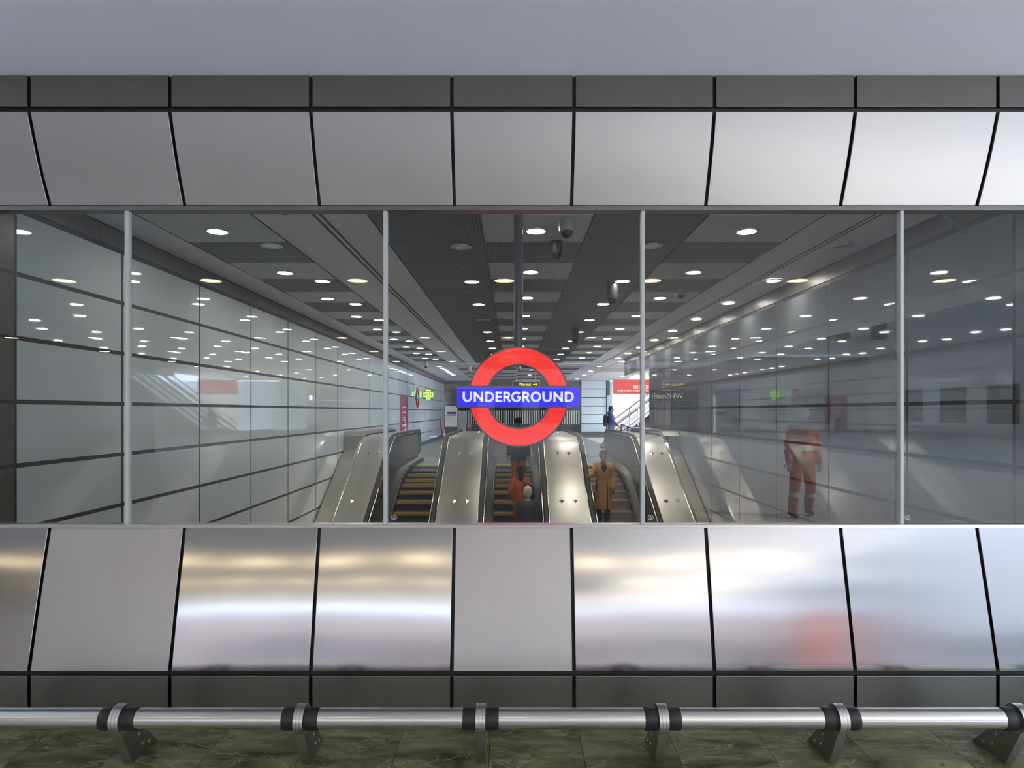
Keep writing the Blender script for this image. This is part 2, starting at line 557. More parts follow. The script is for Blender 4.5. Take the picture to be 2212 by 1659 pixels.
facade = sroot('wall_front')
bk = MB()
bk.box(-6.5, 6.5, FY + 0.03, GY - 0.006, 0.0, Z_LS0 + 0.01)
bk.prism([(FY + 0.022, 0.2), (GY + 0.016, Z_SILL - 0.012), (GY + 0.05, Z_SILL - 0.012), (GY + 0.05, 0.0), (FY + 0.05, 0.0)], -6.5, 6.5)
bk.prism([(FY + 0.022, Z_UF0), (GY + 0.016, Z_HEAD + 0.014), (GY + 0.06, Z_HEAD + 0.014), (GY + 0.06, Z_UF1), (FY + 0.022, Z_UF1)], -6.5, 6.5)
obj('joint_backing', bk, M_BLACK, facade)
for i in range(len(JX) - 1):
    x0, x1 = JX[i] + GAP, JX[i + 1] - GAP
    lower_m = M_WORN if i in (2, 5) else M_STEEL
    obj('lower_fascia_panel', MB().box(x0, x1, FY, FY + 0.02, Z_LF0, Z_LF1), M_FASCIA, facade, bevel=0.0025)
    # slightly barrelled sloped panels
    N_ = 10
    lo, hi = [], []
    for k in range(N_ + 1):
        t = k / N_
        bow = 0.010 * math.sin(PI * t)
        lo.append((FY + (GY - FY) * t - bow * 0.35, Z_LS0 + (Z_SILL - 0.008 - Z_LS0) * t))
        hi.append((FY + (GY - FY) * t - bow, Z_US1 + (Z_HEAD + 0.012 - Z_US1) * t))
    back_lo = [(y + 0.015, z + 0.003) for y, z in reversed(lo)]
    back_hi = [(y + 0.015, z - 0.003) for y, z in reversed(hi)]
    obj('lower_sloped_panel', MB().prism(lo + back_lo, x0, x1), lower_m, facade, smooth=30, bevel=0.002)
    obj('upper_sloped_panel', MB().prism(hi + back_hi, x0, x1), M_SATIN, facade, smooth=30, bevel=0.002)
    obj('upper_fascia_panel', MB().box(x0, x1, FY, FY + 0.02, Z_UF0, Z_UF1), M_FASCIA, facade, bevel=0.0025)

struct('trim_1', MB().box(-6.5, 6.5, GY - 0.012, GY + 0.05, Z_SILL - 0.012, Z_SILL + 0.006), M_RING, bevel=0.002)
struct('trim_2', MB().box(-6.5, 6.5, GY - 0.012, GY + 0.06, Z_HEAD - 0.016, Z_HEAD + 0.006), M_FASCIA, bevel=0.002)

# windows: five butt-jointed panes with a pale joint strip between them
MUX = [-3.41, -2.04, -0.671, 0.693, 2.063, 3.43]
wins = []
for i in range(5):
    wr = sroot('window_%d' % (i + 1))
    obj('glass_pane', MB().box(MUX[i] + 0.001, MUX[i + 1] - 0.001, GY + 0.012, GY + 0.022, Z_SILL + 0.004, Z_HEAD - 0.012), M_GLASS, wr)
    if i:
        obj('mullion', MB().box(MUX[i] - 0.010, MUX[i] + 0.010, GY - 0.004, GY + 0.034, Z_SILL + 0.005, Z_HEAD - 0.014), M_MULLION, wr, bevel=0.003)
    wins.append(wr)
for side in (-1, 1):      # beyond the frame
    wr = sroot('window_%d' % (6 if side < 0 else 7))
    x0, x1 = (-6.5, MUX[0] - 0.001) if side < 0 else (MUX[5] + 0.001, 6.5)
    obj('glass_pane', MB().box(x0, x1, GY + 0.012, GY + 0.022, Z_SILL + 0.004, Z_HEAD - 0.012), M_GLASS, wr)
# small round etched stickers low on the panes
M_ETCH = pbr('etched_white', (0.62, 0.66, 0.68), 0.6)
for (px, wi) in ((850.5, 2), (1406.5, 3), (1963, 4)):
    c = at(px, 1118.5, GY)
    s = MB()
    yy0, yy1 = GY + 0.0105, GY + 0.0118
    annulus(s, c.x, c.z, 0.0125, 0.0150, yy0, yy1, 32)
    annulus(s, c.x, c.z + 0.0055, 0.0, 0.0034, yy0, yy1, 16)
    ribbon(s, [(c.x - 0.008, c.z + 0.001), (c.x - 0.004, c.z - 0.004), (c.x + 0.004, c.z - 0.004), (c.x + 0.008, c.z + 0.001)], 0.0022, yy0, yy1)
    ribbon(s, [(c.x - 0.006, c.z - 0.006), (c.x, c.z - 0.0105), (c.x + 0.006, c.z - 0.006)], 0.0022, yy0, yy1)
    obj('etched_logo', s, M_ETCH, wins[wi])

# soffit over the camera, floor slabs at the foot of the facade, paving
SOF_Y0, SOF_X0, SOF_X1 = -18.5, -14.0, 7.2
struct('ceiling_porch', MB().box(SOF_X0, SOF_X1, SOF_Y0, FY + 0.03, Z_UF1, Z_UF1 + 0.5), M_SOFFIT)
fl = MB()
x = -0.103 - 0.426 * 24
while x < 9.5:
    fl.prism([(2.889, 0.0), (GY, 0.0), (GY, -0.3), (2.40, -0.3), (2.40, -0.13)], x + 0.0012, x + 0.4248)  # front edge sloped down to imitate a shaded strip
    x += 0.426
struct('floor', fl, M_MARBLE)
struct('trim_3', MB().box(-10.3, 9.7, 2.42, GY, -0.3, -0.004 - 0.13), M_JOINT)
struct('floor_porch', MB().box(-40, 40, -3.2, 2.42, -0.35, -0.15), M_PALE)  # pale colour made up to bounce light onto the soffit
struct('floor_forecourt', MB().box(-50, 3.0, -90, -3.205, -0.35, -0.15), M_PAVE)
struct('floor_forecourt_pale', MB().box(3.005, 60, -90, -3.205, -0.35, -0.15), pbr('bounce_paving_right', (0.44, 0.425, 0.41), 0.5, var=0.12, vscale=2))  # paler colour put in on the sunny side to brighten the right panels

# ------------------------------------------------------------------ low bumper rail
RY, RZ = 2.80, 0.224
BX = [-2.472, -1.690, -0.908, -0.134, 0.646, 1.412, 2.190, 2.972]
rail = thing('bumper_rail', 'low stainless steel tube rail on angled floor brackets in front of the window wall', 'rail', (0, RY, 0))
for i in range(len(BX) - 1):
    a, b = BX[i] + 0.05, BX[i + 1] - 0.05
    obj('rail_tube', MB().lathe([(0.0, a), (0.0435, a), (0.0435, b), (0.0, b)], (0, RY, RZ), 'X', 40), M_PIPE, rail, smooth=40)
for bx in BX:
    hw = 0.0195
    prof = [(2.853, 0.0), (2.742, RZ)]
    for k in range(1, 16):
        a = PI - k * PI / 16 * 1.02
        prof.append((RY + 0.058 * math.cos(a), RZ + 0.058 * math.sin(a)))
    prof += [(RY + 0.058, RZ - 0.02), (3.06, 0.0)]
    obj('bracket', MB().prism(prof[:1] + prof[1:], bx - hw, bx + hw), M_BRACKET, rail, smooth=35, bevel=0.002)
    ring = MB()
    for xa, xb in ((-0.0205, -0.008), (-0.0068, 0.0068), (0.008, 0.0205)):
        ring.lathe([(0.044, xa), (0.0605, xa), (0.0605, xb), (0.044, xb), (0.044, xa)], (bx, RY, RZ), 'X', 40)
    obj('clamp_ring', ring, M_RING, rail, smooth=40)
    for sg in (-1, 1):
        xa, xb = sorted((bx + sg * 0.021, bx + sg * 0.077))
        obj('rubber_collar', MB().lathe([(0.043, xa), (0.0462, xa), (0.0475, xa + 0.004), (0.0475, xb - 0.004), (0.0462, xb), (0.043, xb), (0.043, xa)], (bx * 0, RY, RZ), 'X', 36), M_RUBBER, rail, smooth=40)
        for (sy, sz) in ((2.905, 0.105), (2.93, 0.05), (2.985, 0.035), (2.925, 0.148)):
            xs = bx + sg * hw
            obj('screw', MB().lathe([(0.0, xs + sg * 0.0022), (0.0035, xs + sg * 0.0008), (0.0070, xs + sg * 0.0022), (0.0074, xs)], (0, sy, sz), 'X', 14), M_RING, rail, smooth=40)

# ================================================================== INSIDE: WALLS
WX = 4.14
CZ = 3.454
ROWS = [3.235 - 0.5345 * k for k in range(14)]     # tops of tile rows
LJ = [5.40, 6.88] + [6.88 + 1.70 * k for k in range(1, 20)]
LJ = [y for y in LJ if y < 39.0] + [39.7]
RJ = [5.34, 6.79, 8.47, 10.15, 11.80, 13.45, 15.09, 16.78, 18.46, 19.5]


def tile_wall(name, X, sgn, joints, tile):
    root = sroot(name)
    t = MB()
    f = MB()
    g = 0.011
    y_end = joints[-1]
    xa, xb = sorted((X, X + sgn * 0.25))
    f.box(min(X + sgn * 0.0015, xb), max(X + sgn * 0.0015, xb), 3.5, y_end, -4.6, CZ) if sgn > 0 else f.box(xa, X + sgn * 0.0015, 3.5, y_end, -4.6, CZ)
    for a, b in zip(joints[:-1], joints[1:]):
        for k in range(len(ROWS) - 1):
            x0, x1 = sorted((X, X + sgn * 0.03))
            t.box(x0, x1, a + g * 1.8, b - g * 1.8, ROWS[k + 1] + g * 1.8, ROWS[k] - g * 1.8)
    obj('glass_tiles', t, tile, root)
    obj('joint_frame', f, M_JOINT, root)
    # slim raised edges of the horizontal joints
    c = MB()
    y = 3.5
    while y < y_end:
        x0, x1 = sorted((X - sgn * 0.012, X + sgn * 0.05))
        c.box(x0, x1, y + 0.004, min(y + 1.0, y_end) - 0.004, ROWS[0] + 0.03, CZ - 0.012)
        y += 1.0
    obj('cornice', c, M_CORNICE, root)
    # darker stone bay next to the window
    s = MB()
    for k in range(len(ROWS) - 1):
        x0, x1 = sorted((X, X + sgn * 0.03))
        s.box(x0, x1, 3.55, joints[0] - g, ROWS[k + 1] + g * 1.3, ROWS[k] - g * 1.3)
    obj('stone_panels', s, M_STONE, root)
    return root


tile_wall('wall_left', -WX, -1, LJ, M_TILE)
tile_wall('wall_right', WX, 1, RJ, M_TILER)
# skirting on the landing
struct('baseboard_left', MB().box(-WX - 0.01, -WX + 0.015, 20.0, 39.7, 0.0, 0.16), M_JOINT)
struct('baseboard_right', MB().box(WX - 0.015, WX + 0.01, 18.0, 19.5, 0.0, 0.16), M_JOINT)
# end of the right wall
struct('trim_4', MB().box(WX, WX + 0.26, 19.5, 19.56, 0.0, 2.9), M_RING)
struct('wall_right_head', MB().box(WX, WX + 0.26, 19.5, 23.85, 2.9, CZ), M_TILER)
struct('trim_6', MB().box(WX - 0.01, WX + 0.27, 19.5, 23.9, 2.86, 2.9), M_RING)
struct('trim_7', MB().box(WX - 0.012, WX, 19.5, 23.85, ROWS[0] + 0.03, CZ - 0.012), M_CORNICE)

# ------------------------------------------------------------------ ceiling
ceil = sroot('ceiling')
obj('ceiling_slab', MB().box(-WX - 0.2, 8.5, 3.49, 40.0, CZ, CZ + 0.35), M_CEIL, ceil)
ZP = CZ - 0.004


def panel(x0, x1, y0, y1, dark, drop=0.004):
    g = 0.006
    o = obj('perforated_panel' if dark else 'plain_panel', MB().box(x0 + g, x1 - g, y0 + g, y1 - g, CZ - drop, CZ + 0.01), M_MESH if dark else M_CEIL2, ceil)
    return o


for fx0, fx1 in ((-3.63, -2.52), (-0.308, 0.798), (1.898, 3.02)):
    y = 6.26
    k = 0
    while y < 24.9:
        panel(fx0, fx1, y, y + 1.01, k % 2 == 1)
        y += 1.01
        k += 1
for fx0, fx1 in ((-1.39, -0.308), (0.798, 1.898)):
    y = 6.24
    while y < 24.9:
        panel(fx0, fx1, y, y + 1.01, True)
        y += 1.01
# lengthwise slots and shadow lines
sl = MB()
for x0, x1 in ((-1.935, -1.905), (-1.865, -1.835), (3.495, 3.515), (3.555, 3.575)):
    sl.box(x0, x1, 3.6, 25.4, CZ - 0.003, CZ + 0.02)
for x0 in (-3.64, -2.52, -1.40, 3.025, -WX + 0.012, WX - 0.025):
    sl.box(x0, x0 + 0.012, 6.2, 39.6 if abs(x0) > 4 else 25.4, CZ - 0.006, CZ + 0.02)
for x0 in (-0.312, 0.794, 1.894):
    sl.box(x0, x0 + 0.008, 6.24, 25.4, CZ - 0.012, CZ + 0.02)
obj('shadow_slot', sl, M_SLOT, ceil)
cb = MB()
cb.box(-2.52, 3.02, 25.42, 26.0, CZ - 0.05, CZ + 0.02)
obj('cross_beam', cb, M_CEIL, ceil)
for fx0, fx1 in ((-2.4, -1.2), (-1.2, 0.2), (0.2, 1.7), (1.7, 3.0)):
    y = 27.0
    k = int(fx0 * 3)
    while y < 38.5:
        panel(fx0, fx1, y, y + 1.3, (k % 2) == 0)
        y += 1.6
        k += 1

# ------------------------------------------------------------------ landing, back of the hall
struct('floor_landing', MB().box(-WX - 0.2, 14, 19.3, 40.2, -0.4, 0.0), M_LFLOOR)
gl = MB()
for yy in (22.6, 25.2, 27.8, 30.4, 33.0):
    gl.box(-WX, WX, yy, yy + 0.02, -0.01, 0.002)
for xx in (-1.2, 1.2):
    gl.box(xx, xx + 0.015, 21.4, 39.5, -0.01, 0.002)
struct('trim_5', gl, M_LAND)
struct('floor_shaft', MB().box(-WX - 0.2, WX + 0.2, 3.49, 19.2, -4.9, -4.6), M_STONE)
struct('wall_landing', MB().box(-WX, WX, 19.22, 19.32, -4.6, -0.4), M_STONE)
struct('wall_window_back', MB().box(-WX - 0.2, WX + 0.2, 3.49, 3.56, -4.6, Z_SILL - 0.02), M_STONE)
bh = struct('wall_head', MB().box(-WX - 0.2, WX + 0.2, 3.49, 3.56, Z_HEAD + 0.01, CZ + 0.3), M_CEIL)

wb = sroot('wall_back')
obj('dark_opening', MB().box(-WX - 0.2, 4.2, 40.4, 40.5, 0, CZ), M_TINT, wb)
sh = MB()
for k in range(12):
    z = 1.85 + k * 0.115
    sh.prism([(39.72, z), (39.70, z + 0.05), (39.74, z + 0.108), (39.78, z + 0.05)], -4.13, -3.36)
obj('metal_slats', sh, M_RING, wb)
obj('header_band', MB().box(-WX - 0.2, 6, 39.75, 40.3, 2.55, CZ), M_CORNICE, wb)
tb = MB()
for k in range(6):
    tb.box(4.24, 5.74, 39.6, 39.66, 0.3 + k * 0.527 + 0.02, 0.3 + (k + 1) * 0.527 - 0.02)
obj('glass_tiles', tb, M_TILE, wb)
obj('tile_backing', MB().box(4.18, 5.80, 39.64, 39.9, 0.0, CZ), M_JOINT, wb)
# lit shop glazing right of the tiled pier, and an end wall
struct('wall_shop', MB().box(5.8, 14, 39.9, 40.2, 0, 3.4), M_TILE)

scr = thing('glazed_screen', 'dark glazed screen with white vertical stripes at the far end of the hall', 'screen', (0.3, 39.3, 0))
obj('screen_glass', MB().box(-3.3, 4.15, 39.30, 39.33, 0.0, 2.2), M_TINT, scr)
obj('screen_rail', MB().box(-3.3, 4.15, 39.26, 39.36, 2.2, 2.26), M_RING, scr)
xx = -3.22
while xx < 4.1:
    obj('white_stripe', MB().box(xx, xx + 0.062, 39.28, 39.297, 0.78, 1.62), M_BAR, scr)
    xx += 0.142

gate = thing('ticket_gate_panel', 'pale green gate leaf below the white stripes beside the notice board', 'gate', (-2.9, 37.6, 0))
gb = MB()
gb.box(-3.17, -2.66, 37.60, 37.65, 0.05, 1.15)
for q in range(4):
    gb.box(-3.17 + q * 0.14, -3.09 + q * 0.14, 37.60, 37.65, 1.15, 1.58)
obj('gate_leaf', gb, M_GATE, gate)
obj('gate_foot', MB().box(-3.15, -2.68, 37.55, 37.70, 0.0, 0.05), M_DARK, gate)

nb = thing('notice_board', 'white service notice poster on a dark stand at the left end of the hall', 'notice board', (-3.3, 36.0, 0))
p0, p1 = at(961.5, 876.5, 36.0), at(988, 922, 36.0)
obj('frame', MB().box(p0.x - 0.03, p1.x + 0.03, 36.0, 36.04, p1.z - 0.03, p0.z + 0.03), M_DARK, nb)
obj('poster', MB().box(p0.x, p1.x, 35.985, 36.0, p1.z, p0.z), M_PAPER, nb)
pr = MB()
hgt = p0.z - p1.z
wdt = p1.x - p0.x
pr.box(p0.x + 0.16 * wdt, p0.x + 0.92 * wdt, 35.978, 35.985, p0.z - 0.40 * hgt, p0.z - 0.29 * hgt, 0)
pr.box(p0.x + 0.06 * wdt, p0.x + 0.45 * wdt, 35.978, 35.985, p0.z - 0.47 * hgt, p0.z - 0.44 * hgt, 1)
pr.box(p0.x + 0.5 * wdt, p0.x + 0.9 * wdt, 35.978, 35.985, p0.z - 0.47 * hgt, p0.z - 0.44 * hgt, 1)
for q in (0.53, 0.61, 0.71):
    pr.box(p0.x + 0.06 * wdt, p0.x + 0.45 * wdt, 35.978, 35.985, p0.z - (q + 0.025) * hgt, p0.z - q * hgt, 0)
obj('printed_bars', pr, [M_BLUEP, M_REDP], nb)
for sx in (0.1, 0.9):
    obj('leg', MB().box(p0.x + sx * wdt - 0.02, p0.x + sx * wdt + 0.02, 36.0, 36.04, 0.0, p1.z - 0.02), M_DARK, nb)

ls = thing('leaflet_stand', 'narrow tilted stand with a pink poster standing left of the notice board', 'stand', (-3.95, 34.5, 0))
q0, q1 = at(951.5, 906, 34.5), at(961, 941, 34.5)
lsb = MB().slab([(q0.x - 0.06, q0.z + 0.04), (q1.x - 0.10, q0.z + 0.03), (q1.x + 0.06, q1.z - 0.03), (q0.x + 0.08, q1.z - 0.03)], 34.5, 34.56)
obj('frame', lsb, M_DARK, ls)
obj('poster', MB().slab([(q0.x, q0.z), (q1.x - 0.12, q0.z), (q1.x + 0.03, q1.z + 0.15), (q0.x + 0.12, q1.z + 0.15)], 34.485, 34.5), M_PINK, ls)
obj('caption_strip', MB().slab([(q0.x + 0.12, q1.z + 0.14), (q1.x + 0.03, q1.z + 0.14), (q1.x + 0.05, q1.z + 0.01), (q0.x + 0.14, q1.z + 0.01)], 34.485, 34.5), M_PAPER, ls)
obj('leg', MB().tube([((q0.x + q1.x) / 2 + 0.03, 34.53, q1.z - 0.02), ((q0.x + q1.x) / 2 + 0.03, 34.53, 0.1)], 0.03, 8), M_DARK, ls)
obj('wheel', MB().lathe([(0.0, -0.03), (0.1, -0.03), (0.1, 0.03), (0.0, 0.03)], ((q0.x + q1.x) / 2 + 0.03, 34.53, 0.1), 'X', 18), M_DARK, ls)

rb = thing('ticket_reader', 'small dark red card reader box beside the pale gate leaf', 'card reader', (-2.45, 37.0, 0))
obj('post', MB().box(-2.50, -2.36, 37.0, 37.1, 0, 0.62), M_DARK, rb)
obj('box', MB().box(-2.56, -2.30, 36.95, 37.12, 0.60, 0.86), M_REDP, rb, bevel=0.02)
obj('reader_face', MB().box(-2.52, -2.36, 36.94, 36.952, 0.66, 0.80), M_PINK, rb)

# ------------------------------------------------------------------ things on the left wall
ban = thing('wall_banner', 'tall magenta wall sign with a white arrow on the left tiled wall', 'sign', (-WX, 24.85, 0))
obj('sign_panel', MB().box(-WX - 0.002, -WX + 0.010, 24.0, 25.72, 0.62, 2.135), M_MAGENTA, ban)
bt = MB()
yb = 24.35
for zz, ln in ((1.93, 0.1), (1.80, 0.62), (1.70, 0.5), (1.52, 0.75), (1.40, 0.72), (1.26, 0.62), (1.15, 0.66)):
    pass
bt.box(-WX + 0.010, -WX + 0.013, yb, yb + 0.05, 1.22, 1.72)
for zz, ln in ((1.74, 0.70), (1.54, 0.55), (1.35, 0.55), (1.27, 0.45)):
    bt.box(-WX + 0.010, -WX + 0.013, yb + 0.25, yb + 0.25 + ln, zz - 0.045, zz)
for zz in (1.98, 1.74, 1.27):
    bt.box(-WX + 0.010, -WX + 0.013, yb - 0.05, yb + 0.08, zz - 0.04, zz)
for zz in (0.86, 0.74):
    bt.box(-WX + 0.010, -WX + 0.013, yb, yb + 1.0, zz - 0.03, zz)
obj('text_lines', bt, M_PAPER, ban)
ar = MB()
av = [(-0.42, 0.045), (0.22, 0.045), (0.02, 0.245), (0.14, 0.245), (0.42, 0.0), (0.14, -0.245), (0.02, -0.245), (0.22, -0.045), (-0.42, -0.045)]
vs = [(-WX + 0.014, 24.9 + a, 1.02 + b) for a, b in av]
vs2 = [(-WX + 0.010, y, z) for _, y, z in vs]
n = len(vs)
ar.add(vs + vs2, [tuple(range(n)), tuple(range(2 * n - 1, n - 1, -1))] + [(i, n + i, n + (i + 1) % n, (i + 1) % n) for i in range(n)])
obj('arrow', ar, M_PAPER, ban)

wr_ = thing('wall_roundel', 'small red ring and blue bar station sign on the left tiled wall', 'sign', (-WX, 28.3, 2.16))
c0 = (-WX + 0.004, 28.3, 2.16)
obj('backing', MB().box(-WX - 0.002, -WX + 0.004, 27.45, 29.15, 1.64, 2.695), M_TILE, wr_)
obj('ring', MB().lathe([(0.29, 0.0), (0.445, 0.0), (0.445, 0.03), (0.29, 0.03), (0.29, 0.0)], c0, 'X', 64), M_REDP, wr_, smooth=40)
obj('bar', MB().box(-WX + 0.004, -WX + 0.045, 27.75, 28.85, 2.07, 2.25), M_BLUEP, wr_)
text('lettering', 'EUSTON', 0.15, place((-WX + 0.046, 28.3, 2.16), FACE_RIGHT), M_PAPER, wr_, width=0.8)

gc = thing('pharmacy_cross', 'green neon cross sign projecting from the left tiled wall', 'sign', (-3.9, 30.0, 2.3))
ccx, ccz, ra, rb2 = -3.87, 2.33, 0.10, 0.22


def cross(cx, cz, a, b):
    return [(cx - a, cz + b), (cx + a, cz + b), (cx + a, cz + a), (cx + b, cz + a), (cx + b, cz - a), (cx + a, cz - a), (cx + a, cz - b),
            (cx - a, cz - b), (cx - a, cz - a), (cx - b, cz - a), (cx - b, cz + a), (cx - a, cz + a)]


nm = MB()
ribbon(nm, cross(ccx, ccz, 0.085, 0.20), 0.035, 29.95, 29.98, closed=True)
ribbon(nm, cross(ccx, ccz, 0.025, 0.11), 0.02, 29.95, 29.98, closed=True)
obj('neon_tube', nm, M_NEON, gc)
obj('case', MB().slab(cross(ccx, ccz, 0.105, 0.225), 29.98, 30.06), pbr('pale_green', (0.35, 0.45, 0.33), 0.4), gc)
obj('arm', MB().box(-WX, ccx - 0.2, 30.0, 30.04, ccz - 0.02, ccz + 0.02), M_DARK, gc)

wo = thing('exit_sign', 'black hanging sign reading Way out with an arrow in yellow', 'sign', (0.65, 30, CZ))
s0, s1 = at(1109, 824.5, 30), at(1164, 842, 30)
obj('sign_box', MB().box(s0.x, s1.x, 30.0, 30.12, s1.z, s0.z), M_DARK, wo)
obj('frame', MB().box(s0.x - 0.04, s1.x + 0.04, 30.02, 30.14, s1.z - 0.04, s0.z + 0.05), M_LGREY, wo)
tc = at(1134, 830.5, 29.99)
text('lettering', 'Way out', 0.2, place(tc, FACE_FRONT), M_AMBER, wo, offset=0.003, width=0.55)
aw = MB()
a0 = at(1155.5, 830.5, 30)
ribbon(aw, [(a0.x - 0.10, a0.z), (a0.x + 0.09, a0.z)], 0.026, 29.985, 29.995)
ribbon(aw, [(a0.x + 0.01, a0.z + 0.075), (a0.x + 0.10, a0.z), (a0.x + 0.01, a0.z - 0.075)], 0.026, 29.985, 29.995)
obj('arrow', aw, M_AMBER, wo)
for sx in (s0.x + 0.15, s1.x - 0.15):
    obj('hanger', MB().tube([(sx, 30.06, s0.z), (sx, 30.06, CZ)], 0.015, 8), M_LGREY, wo)

# ------------------------------------------------------------------ downlights
ORD = ['first', 'second', 'third', 'fourth', 'fifth', 'sixth', 'seventh', 'eighth', 'ninth', 'tenth', 'eleventh', 'twelfth']


def downlight(x, y, lit, label, group, r=0.098, z=CZ - 0.004, m=None):
    t = thing('downlight', label, 'ceiling light', (x, y, z), group)
    obj('trim_ring', MB().lathe([(r, -0.012), (r + 0.022, -0.010), (r + 0.026, 0.0), (r, 0.0), (r, -0.012)], (x, y, z), 'Z', 32), M_TRIM, t, smooth=40)
    obj('lamp_lens', MB().lathe([(0.0, -0.006), (r * 0.5, -0.006), (r, -0.006), (r, 0.0)], (x, y, z), 'Z', 32), (m or M_LAMP) if lit else M_LAMPOFF, t)
    return t


rows = [
    (-3.10, 6.82, 2.03, 9, 'outer left row over pale panels', ()),
    (-2.755, 7.42, 2.0, 9, 'inner left row over dark strips', (0,)),
    (-0.587, 7.47, 1.99, 9, 'dark mesh row left of the pole', (0, 3)),
    (0.252, 6.80, 2.0, 9, 'central row right of the sign pole', ()),
    (1.605, 7.42, 2.0, 9, 'dark mesh row right of the sign', (0,)),
    (2.47, 6.82, 2.0, 9, 'right row over striped panels', ()),
    (3.785, 7.42, 1.96, 9, 'row along the right tiled wall', (0,)),
]
for x, y0, dy, cnt, desc, off in rows:
    for k in range(cnt):
        lit = k not in off
        downlight(x, y0 + dy * k, lit, '%s %s downlight from the window, %s' % (ORD[k], 'lit' if lit else 'unlit', desc), 'ceiling downlights, ' + desc)
for k in range(7):
    downlight(-3.05, 27.2 + 1.08 * k, True, '%s downlight of the close-set row beyond the ceiling beam at left' % ORD[k], 'close-set far downlights')
for k, (x, y) in enumerate(((3.67, 27.2), (3.70, 30.5), (3.75, 33.7), (3.75, 37.5))):
    downlight(x, y, True, '%s far downlight near the right opening beyond the ceiling beam' % ORD[k], 'far downlights at right')
for k, (x, y) in enumerate(((-0.9, 29.4), (0.9, 29.4), (-0.9, 33.6), (0.9, 33.6), (2.3, 31.8), (2.3, 36.0))):
    downlight(x, y, True, '%s small far downlight behind the hanging red ring sign' % ORD[k], 'far downlights behind the sign')
for k, (x, y) in enumerate(((4.95, 27.2), (5.9, 34.6))):
    downlight(x, y, True, '%s downlight over the side passage right of the hall' % ORD[k], 'side passage downlights')


# ------------------------------------------------------------------ ceiling cameras and small fittings
def dome(px, ptop, Y, hpx, label, dark, wpx):
    z0 = CZ
    r = wpx * Y / F / 2
    x = (px - 1106) * Y / F
    t = thing('ceiling_camera', label, 'camera', (x, Y, z0), 'ceiling cameras')
    h = max(hpx * Y / F, r * 2.2)
    obj('housing', MB().lathe([(0.0, 0.0), (r, 0.0), (r, -h + r * 1.1), (r * 0.92, -h + r * 0.9), (0.0, -h + r * 0.9)], (x, Y, z0), 'Z', 24), M_DARK if dark else M_LGREY, t, smooth=40)
    prof = [(r * 0.86 * math.cos(a), -h + r * 0.9 - r * 0.86 * math.sin(a)) for a in [PI / 2 * k / 7 for k in range(8)]]
    obj('dome', MB().lathe(prof, (x, Y, z0), 'Z', 24), M_DOMEG, t, smooth=60)


dome(1323, 600, 9.6, 48, 'black dome camera hanging right of the hanging sign pole, mid ceiling', True, 25)
dome(1201, 520, 7.25, 40, 'nearest black dome camera close to the hanging sign pole', True, 28)
dome(1242, 700, 14.8, 34, 'black dome camera just above and right of the red ring', True, 17)
dome(1471, 622, 10.0, 24, 'pale grey dome camera near the right ceiling slot', False, 20)
dome(1224, 478, 6.45, 40, 'pale grey dome camera beside the nearest lit central downlight', False, 34)
dome(919.5, 778, 24.5, 15, 'small grey dome camera above the left tiled wall', False, 9)
dome(1014, 789, 27.0, 15, 'small white dome camera left of the red ring sign', False, 8)
dome(1122, 789, 27.0, 10, 'small white dome camera seen through the red ring', False, 8)

sp = thing('sprinkler_head', 'small black sprinkler head at the top edge of the second pane', 'sprinkler', (0, 0, 0))
c = at(615.7, 459, 5.6)
obj('stem', MB().lathe([(0.012, 0.0), (0.012, CZ - c.z)], (c.x, c.y, c.z), 'Z', 12), M_DARK, sp)
obj('rose', MB().lathe([(0.0, -0.022), (0.018, -0.018), (0.036, -0.004), (0.034, 0.006), (0.012, 0.012)], (c.x, c.y, c.z), 'Z', 20), M_DARK, sp, smooth=50)

st = thing('stay_arm', 'thin dark slanting metal stay bar at the top of the right pane', 'stay bar', (0, 0, 0))
a_, b_ = at(2082, 500, 4.7), at(2024, 455, 4.7)
d_ = (b_ - a_)
top_ = a_ + d_ * ((CZ - a_.z) / d_.z)
obj('bar', MB().tube([a_, top_], 0.011, 8), M_DARK, st)
obj('bar_end', MB().lathe([(0, -0.016), (0.016, -0.016), (0.016, 0.016), (0, 0.016)], a_, 'X', 12), M_DARK, st)

# ------------------------------------------------------------------ the hanging roundel
RYD = 5.8
K = RYD / F
rc = at(1120.4, 856.8, RYD)
sg = thing('roundel_sign', 'large red ring sign with blue bar reading UNDERGROUND hanging from a grey pole', 'sign', (rc.x, RYD, CZ))
pole_x = (1120 - 1106) * K
obj('pole', MB().lathe([(0.0, rc.z + 70 * K), (0.040, rc.z + 70 * K), (0.040, CZ), (0.0, CZ)], (pole_x, RYD + 0.05, 0), 'Z', 28), M_POLE, sg, smooth=40)
m_ = MB(); annulus(m_, rc.x, rc.z, 70 * K, 106 * K, RYD, RYD + 0.03, 128)
obj('red_ring', m_, M_RED, sg, smooth=40)
m_ = MB()
annulus(m_, rc.x, rc.z, 105.6 * K, 108.6 * K, RYD - 0.006, RYD + 0.09, 128)
annulus(m_, rc.x, rc.z, 67.4 * K, 70.4 * K, RYD - 0.006, RYD + 0.09, 128)
obj('ring_rim', m_, M_RIM, sg, smooth=40)
x0, z1 = at(985.8, 834, RYD).x, at(0, 833.5, RYD).z
x1, z0 = at(1254.2, 0, RYD).x, at(0, 880.8, RYD).z
rm = 2.6 * K
obj('blue_bar', MB().box(x0 + rm, x1 - rm, RYD - 0.030, RYD + 0.03, z0 + rm, z1 - rm), M_BLUE, sg)
fr = MB()
fr.box(x0, x1, RYD - 0.036, RYD + 0.09, z1 - rm, z1)
fr.box(x0, x1, RYD - 0.036, RYD + 0.09, z0, z0 + rm)
fr.box(x0, x0 + rm, RYD - 0.036, RYD + 0.09, z0 + rm, z1 - rm)
